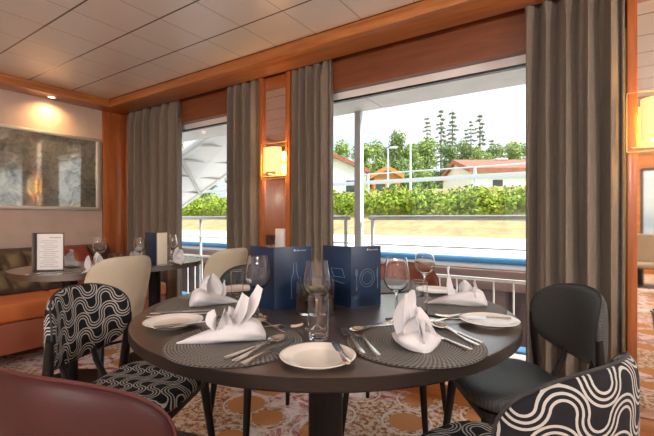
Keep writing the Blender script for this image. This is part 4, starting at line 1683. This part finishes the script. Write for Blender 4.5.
# houses beyond the road
def house(name, px0, px1, depth, y_eave, y_ridge, dp, ridge, label, roofm, wallm, extra=None):
    """gabled house; ridge runs across the view ('x') or away from it ('y')"""
    a, c = W((px0 - 327) / FPX * depth, depth, 0), W((px1 - 327) / FPX * depth, depth, 0)
    w = (c - a).length
    mid = (a + c) / 2
    e = empty(name, (mid.x, mid.y, 2.3), YAW)
    tag(e, label, 'house')
    ze = CAM_Z + (218 - y_eave) / FPX * depth - 2.3
    zr = CAM_Z + (218 - y_ridge) / FPX * depth - 2.3
    b = B().bx(-w / 2, w / 2, 0, dp, 0, ze)
    if ridge == 'y':
        b.prism([(-w / 2, ze), (w / 2, ze), (0, zr)], 0, dp, 'xz')
    else:
        b.prism([(0, ze), (dp, ze), (dp / 2, zr)], -w / 2, w / 2, 'yz')
    b.done('wall', wallm, e, smooth=False)
    ov, th = 0.35, 0.42
    b = B()
    if ridge == 'y':
        for sx in (-1, 1):
            b.prism([(sx * (w / 2 + ov), ze - ov * (zr - ze) / (w / 2)), (0, zr), (0, zr + th), (sx * (w / 2 + ov), ze - ov * (zr - ze) / (w / 2) + th)], -ov, dp + ov, 'xz')
    else:
        for s_, y_ in ((-1, -ov), (1, dp + ov)):
            zl = ze - ov * (zr - ze) / (dp / 2)
            b.prism([(y_, zl), (dp / 2, zr), (dp / 2, zr + th), (y_, zl + th)], -w / 2 - ov, w / 2 + ov, 'yz')
    b.done('roof', roofm, e, smooth=False)
    for k in range(2):
        x = -w / 4 + k * w / 2
        B().bx(x - 0.45, x + 0.45, -0.03, 0.02, ze * 0.35, ze * 0.75).done('window', M['housewindow'], e, smooth=False)
    return e, w, ze, zr


house('house', 304, 366, 40, 172, 158, 9, 'y', 'white house with red gable roof just right of the narrow curtain outside', M['rooftile'], M['housewall'])
house('house', 374, 400, 38, 177, 170, 6, 'y', 'small orange gabled house behind the guard rail', M['roof_orange'], M['roof_orange'])
e, w, ze, zr = house('house', 472, 575, 36, 171.5, 157, 9, 'x', 'long white house with red roof and a vent outside on the right', M['rooftile'], M['housewall'])
B().bx(-w / 2 + 4.0, -w / 2 + 4.9, 4.0, 4.9, zr - 0.4, zr + 0.35).bx(-w / 2 + 3.85, -w / 2 + 5.05, 3.85, 5.05, zr + 0.35, zr + 0.5).done('vent', M['housewall'], e, smooth=False)


def street_lamp(px, y_top, depth, arm, label):
    p = W((px - 327) / FPX * depth, depth, 0)
    zt = CAM_Z + (218 - y_top) / FPX * depth - 2.3
    e = empty('street_lamp', (p.x, p.y, 2.3), YAW)
    tag(e, label, 'street lamp', 'street lamps by the road')
    B().cyl((0, 0, 0), (0, 0, zt), 0.07, 0.045, 10).done('pole', M['grey_post'], e)
    B().tube([(0, 0, zt - 0.05), (arm * 0.4, 0, zt + 0.02), (arm, 0, zt + 0.04)], 0.035, 8).done('arm', M['grey_post'], e)
    B().box((arm * 1.15, 0, zt + 0.03), (0.5, 0.2, 0.1), 0.03).done('lamp_head', M['grey_post'], e)


street_lamp(410.5, 141, 23, 0.5, 'taller grey street lamp among the trees outside')
street_lamp(388, 148, 25, 0.3, 'shorter grey street lamp left of the taller one outside')


# trees
def broadleaf(seed, mat, n=5200):
    rg = np.random.RandomState(seed)
    e = empty('broadleaf_tree')
    B().tube([(0, 0, 0), (0.1, 0, 2.0), (-0.1, 0.1, 4.5), (0, 0, 7.0)], [0.28, 0.22, 0.15, 0.05], 10).done('trunk', M['bark'], e)
    cs, rs = [], []
    for k in range(20):
        z = rg.uniform(1.6, 8.4)
        m = 2.5 * math.sin(PI * min(1, (z + 0.8) / 10.2)) ** 0.7
        a, r = rg.uniform(0, 2 * PI), rg.uniform(0.2, 1.0) * m
        cs.append((r * math.cos(a), r * math.sin(a), z))
        rs.append(rg.uniform(0.8, 1.45))
    cs.append((0, 0, 8.8))
    rs.append(1.0)
    leaf_cloud('foliage', cs, rs, n, 0.17, mat, e, seed, 0.9, 0.6)
    return e


def conifer(seed, n=2400, sparse=1.0):
    rg = np.random.RandomState(seed)
    e = empty('conifer_tree')
    H = 13.0
    b = B()
    b.tube([(0, 0, 0), (0, 0, H * 0.5), (0, 0, H)], [0.2, 0.12, 0.03], 8)
    cs, rs = [], []
    for z in np.arange(3.0, H, 0.5):
        ln = (1 - z / H) * 2.3 + 0.25
        for k in range(5):
            a = rg.uniform(0, 2 * PI)
            l = ln * rg.uniform(0.6, 1.0)
            p1 = (l * math.cos(a), l * math.sin(a), z - 0.25 * l)
            b.tube([(0, 0, z), p1], [0.03, 0.012], 5)
            for f in (0.45, 0.8, 1.0):
                if rg.rand() < sparse:
                    cs.append((p1[0] * f, p1[1] * f, z - 0.25 * l * f))
                    rs.append(0.26)
    b.done('trunk', M['bark'], e)
    leaf_cloud('foliage', cs, rs, n, 0.13, M['needle'], e, seed, 0.5, 0.1)
    return e


pa, pb, pc = broadleaf(1, M['leaf_a']), broadleaf(2, M['leaf_b']), broadleaf(7, M['leaf_a'])
ca, cb = conifer(3, 2600, 0.9), conifer(5, 1200, 0.6)
usedp = set()


def put_tree(proto, px, y_top, depth, h0, label, group, wide=1.0, rz=0.0, grp=True):
    if proto.name in usedp:
        o = copy_tree(proto)
    else:
        o = proto
        usedp.add(proto.name)
    p = W((px - 327) / FPX * depth, depth, 2.35)
    s = (CAM_Z + (218 - y_top) / FPX * depth - 2.35) / h0
    place(o, p, rz)
    o.scale = (s * wide, s * wide, s)
    tag(o, label, 'tree', group)


GB = 'leafy trees beyond the road'
BT = [(318, 146, 50, pa, 'leafy tree partly behind the narrow curtain right of the lamp'), (342, 140, 52, pc, 'leafy tree left of the grey post outside'),
      (362, 142, 47, pa, 'light green tree directly behind the grey post'), (376, 140, 45, pc, 'light green tree just right of the grey post'),
      (397, 129, 56, pb, 'tall dark green round tree left of the taller street lamp'), (411, 143, 50, pa, 'leafy tree behind the taller street lamp'),
      (425, 137, 48, pa, 'light tree at the foot of the left conifer'), (445, 142, 52, pb, 'dark leafy tree between the conifers'),
      (462, 140, 50, pb, 'dark leafy tree left of the long red roof'), (478, 146, 54, pc, 'light tree above the left end of the long red roof'),
      (498, 143, 56, pb, 'leafy tree above the middle of the long red roof'), (512, 141, 58, pa, 'leafy tree left of the roof vent'),
      (528, 144, 55, pb, 'leafy tree at the edge of the wide curtain'), (556, 140, 55, pa, 'leafy tree hidden behind the wide curtain'),
      (588, 138, 55, pb, 'leafy tree far right behind the wide curtain'), (176, 138, 62, pa, 'leafy tree above the white canopy outside the left window'),
      (205, 150, 62, pb, 'leafy tree behind the white canopy outside the left window'), (240, 142, 60, pc, 'leafy tree behind the curtain left of the lamp')]
for k, (px, yt, de, pr, lb) in enumerate(BT):
    put_tree(pr, px, yt, (53, 63, 73, 83)[k % 4], 9.7, lb, GB, 0.95, k * 1.3)
GK = 'thin conifers beyond the road'
for k, (px, yt, de, pr, lb, wd) in enumerate([(427, 115, 62, cb, 'leftmost thin conifer above the trees', 0.9), (441, 107, 62, ca, 'tallest conifer, left of a close pair', 0.85),
                                          (452.5, 109, 60, ca, 'full conifer right of the tallest one', 0.95), (466, 127, 64, cb, 'short sparse conifer in the gap between tall ones', 0.8),
                                          (480, 112, 60, ca, 'rightmost tall conifer above the long red roof', 0.95), (471, 118, 66, cb, 'sparse conifer just left of the rightmost tall one', 0.8),
                                          (492, 138, 62, ca, 'small conifer right of the tall conifers', 1.0), (524, 141, 62, cb, 'small conifer beside the wide curtain', 1.0)]):
    put_tree(pr, px, yt, (94, 102, 110, 118)[k % 4], 13.0, lb, GK, wd, k * 2.1)

# white ribbed canopy of the landing stage, seen from below through the far left window
A0, A1 = Vector((-7.2, 4.3, 1.72)), Vector((-3.6, 4.3, 3.00))
F0, F1 = Vector((-9.9, 6.5, 0.95)), Vector((-5.2, 6.5, 3.02))
e = empty('gangway_canopy', (-6.4, 5.4, 0.56))
tag(e, 'white sloping ribbed canopy outside the far left window', 'canopy')
off = Vector((-6.4, 5.4, 0.56))


def quad_slab(name, q, th, mat):
    b = B()
    lo = [b.bm.verts.new(v - off) for v in q]
    hi = [b.bm.verts.new(v - off + Vector((0, 0, th))) for v in q]
    b.bm.faces.new(lo)
    b.bm.faces.new(list(reversed(hi)))
    for k in range(4):
        k2 = (k + 1) % 4
        b.bm.faces.new((lo[k], hi[k], hi[k2], lo[k2]))
    return b.done(name, mat, e, smooth=False)


quad_slab('roof_sheet', [A0, A1, F1, F0], 0.05, M['canopy'])
def sheet(u, v):
    return A0.lerp(A1, u).lerp(F0.lerp(F1, u), v)


for k in range(9):
    # cross ribs run askew over the sheet, lower at the bank end
    u0, u1 = -0.30 + 0.155 * k, 0.06 + 0.155 * k
    v0, v1 = 0.0, 1.0
    if u0 < 0:
        v0 = -u0 / (u1 - u0)
    if u1 > 1:
        v1 = (1 - u0) / (u1 - u0)
    if v1 <= v0:
        continue
    pp = [sheet(u0 + (u1 - u0) * v, v) - off - Vector((0, 0, 0.03)) for v in (v0, v1)]
    B().cyl(pp[0], pp[1], 0.022, seg=8).done('rib', M['canopy_rib'], e)
for p0, p1 in ((A0, A1), (F0, F1)):
    B().cyl(p0 - off, p1 - off, 0.06, seg=8).done('edge_beam', M['canopy'], e)
for t in (0.35, 0.75):
    B().cyl(A0.lerp(A1, t) - off - Vector((0, 0, .05)), F0.lerp(F1, t + 0.02) - off - Vector((0, 0, 0.05)), 0.035, seg=8).done('brace', M['canopy_rib'], e)
for p in (F1, A1):
    B().cyl((p.x - off.x, p.y - off.y, 0 if p.y > 5.2 else -2.0), p - off, 0.05, seg=10).done('support_post', M['grey_post'], e)
for t in np.linspace(0.02, 0.6, 7):
    p = A0.lerp(A1, t) - off
    B().cyl(p, p + Vector((0, 0, 0.55)), 0.018, seg=8).done('rail_post', M['canopy'], e)
p0, p1 = A0.lerp(A1, 0.02) - off, A0.lerp(A1, 0.6) - off
B().cyl(p0 + Vector((0, 0, 0.55)), p1 + Vector((0, 0, 0.55)), 0.022, seg=8).done('top_rail', M['canopy'], e)
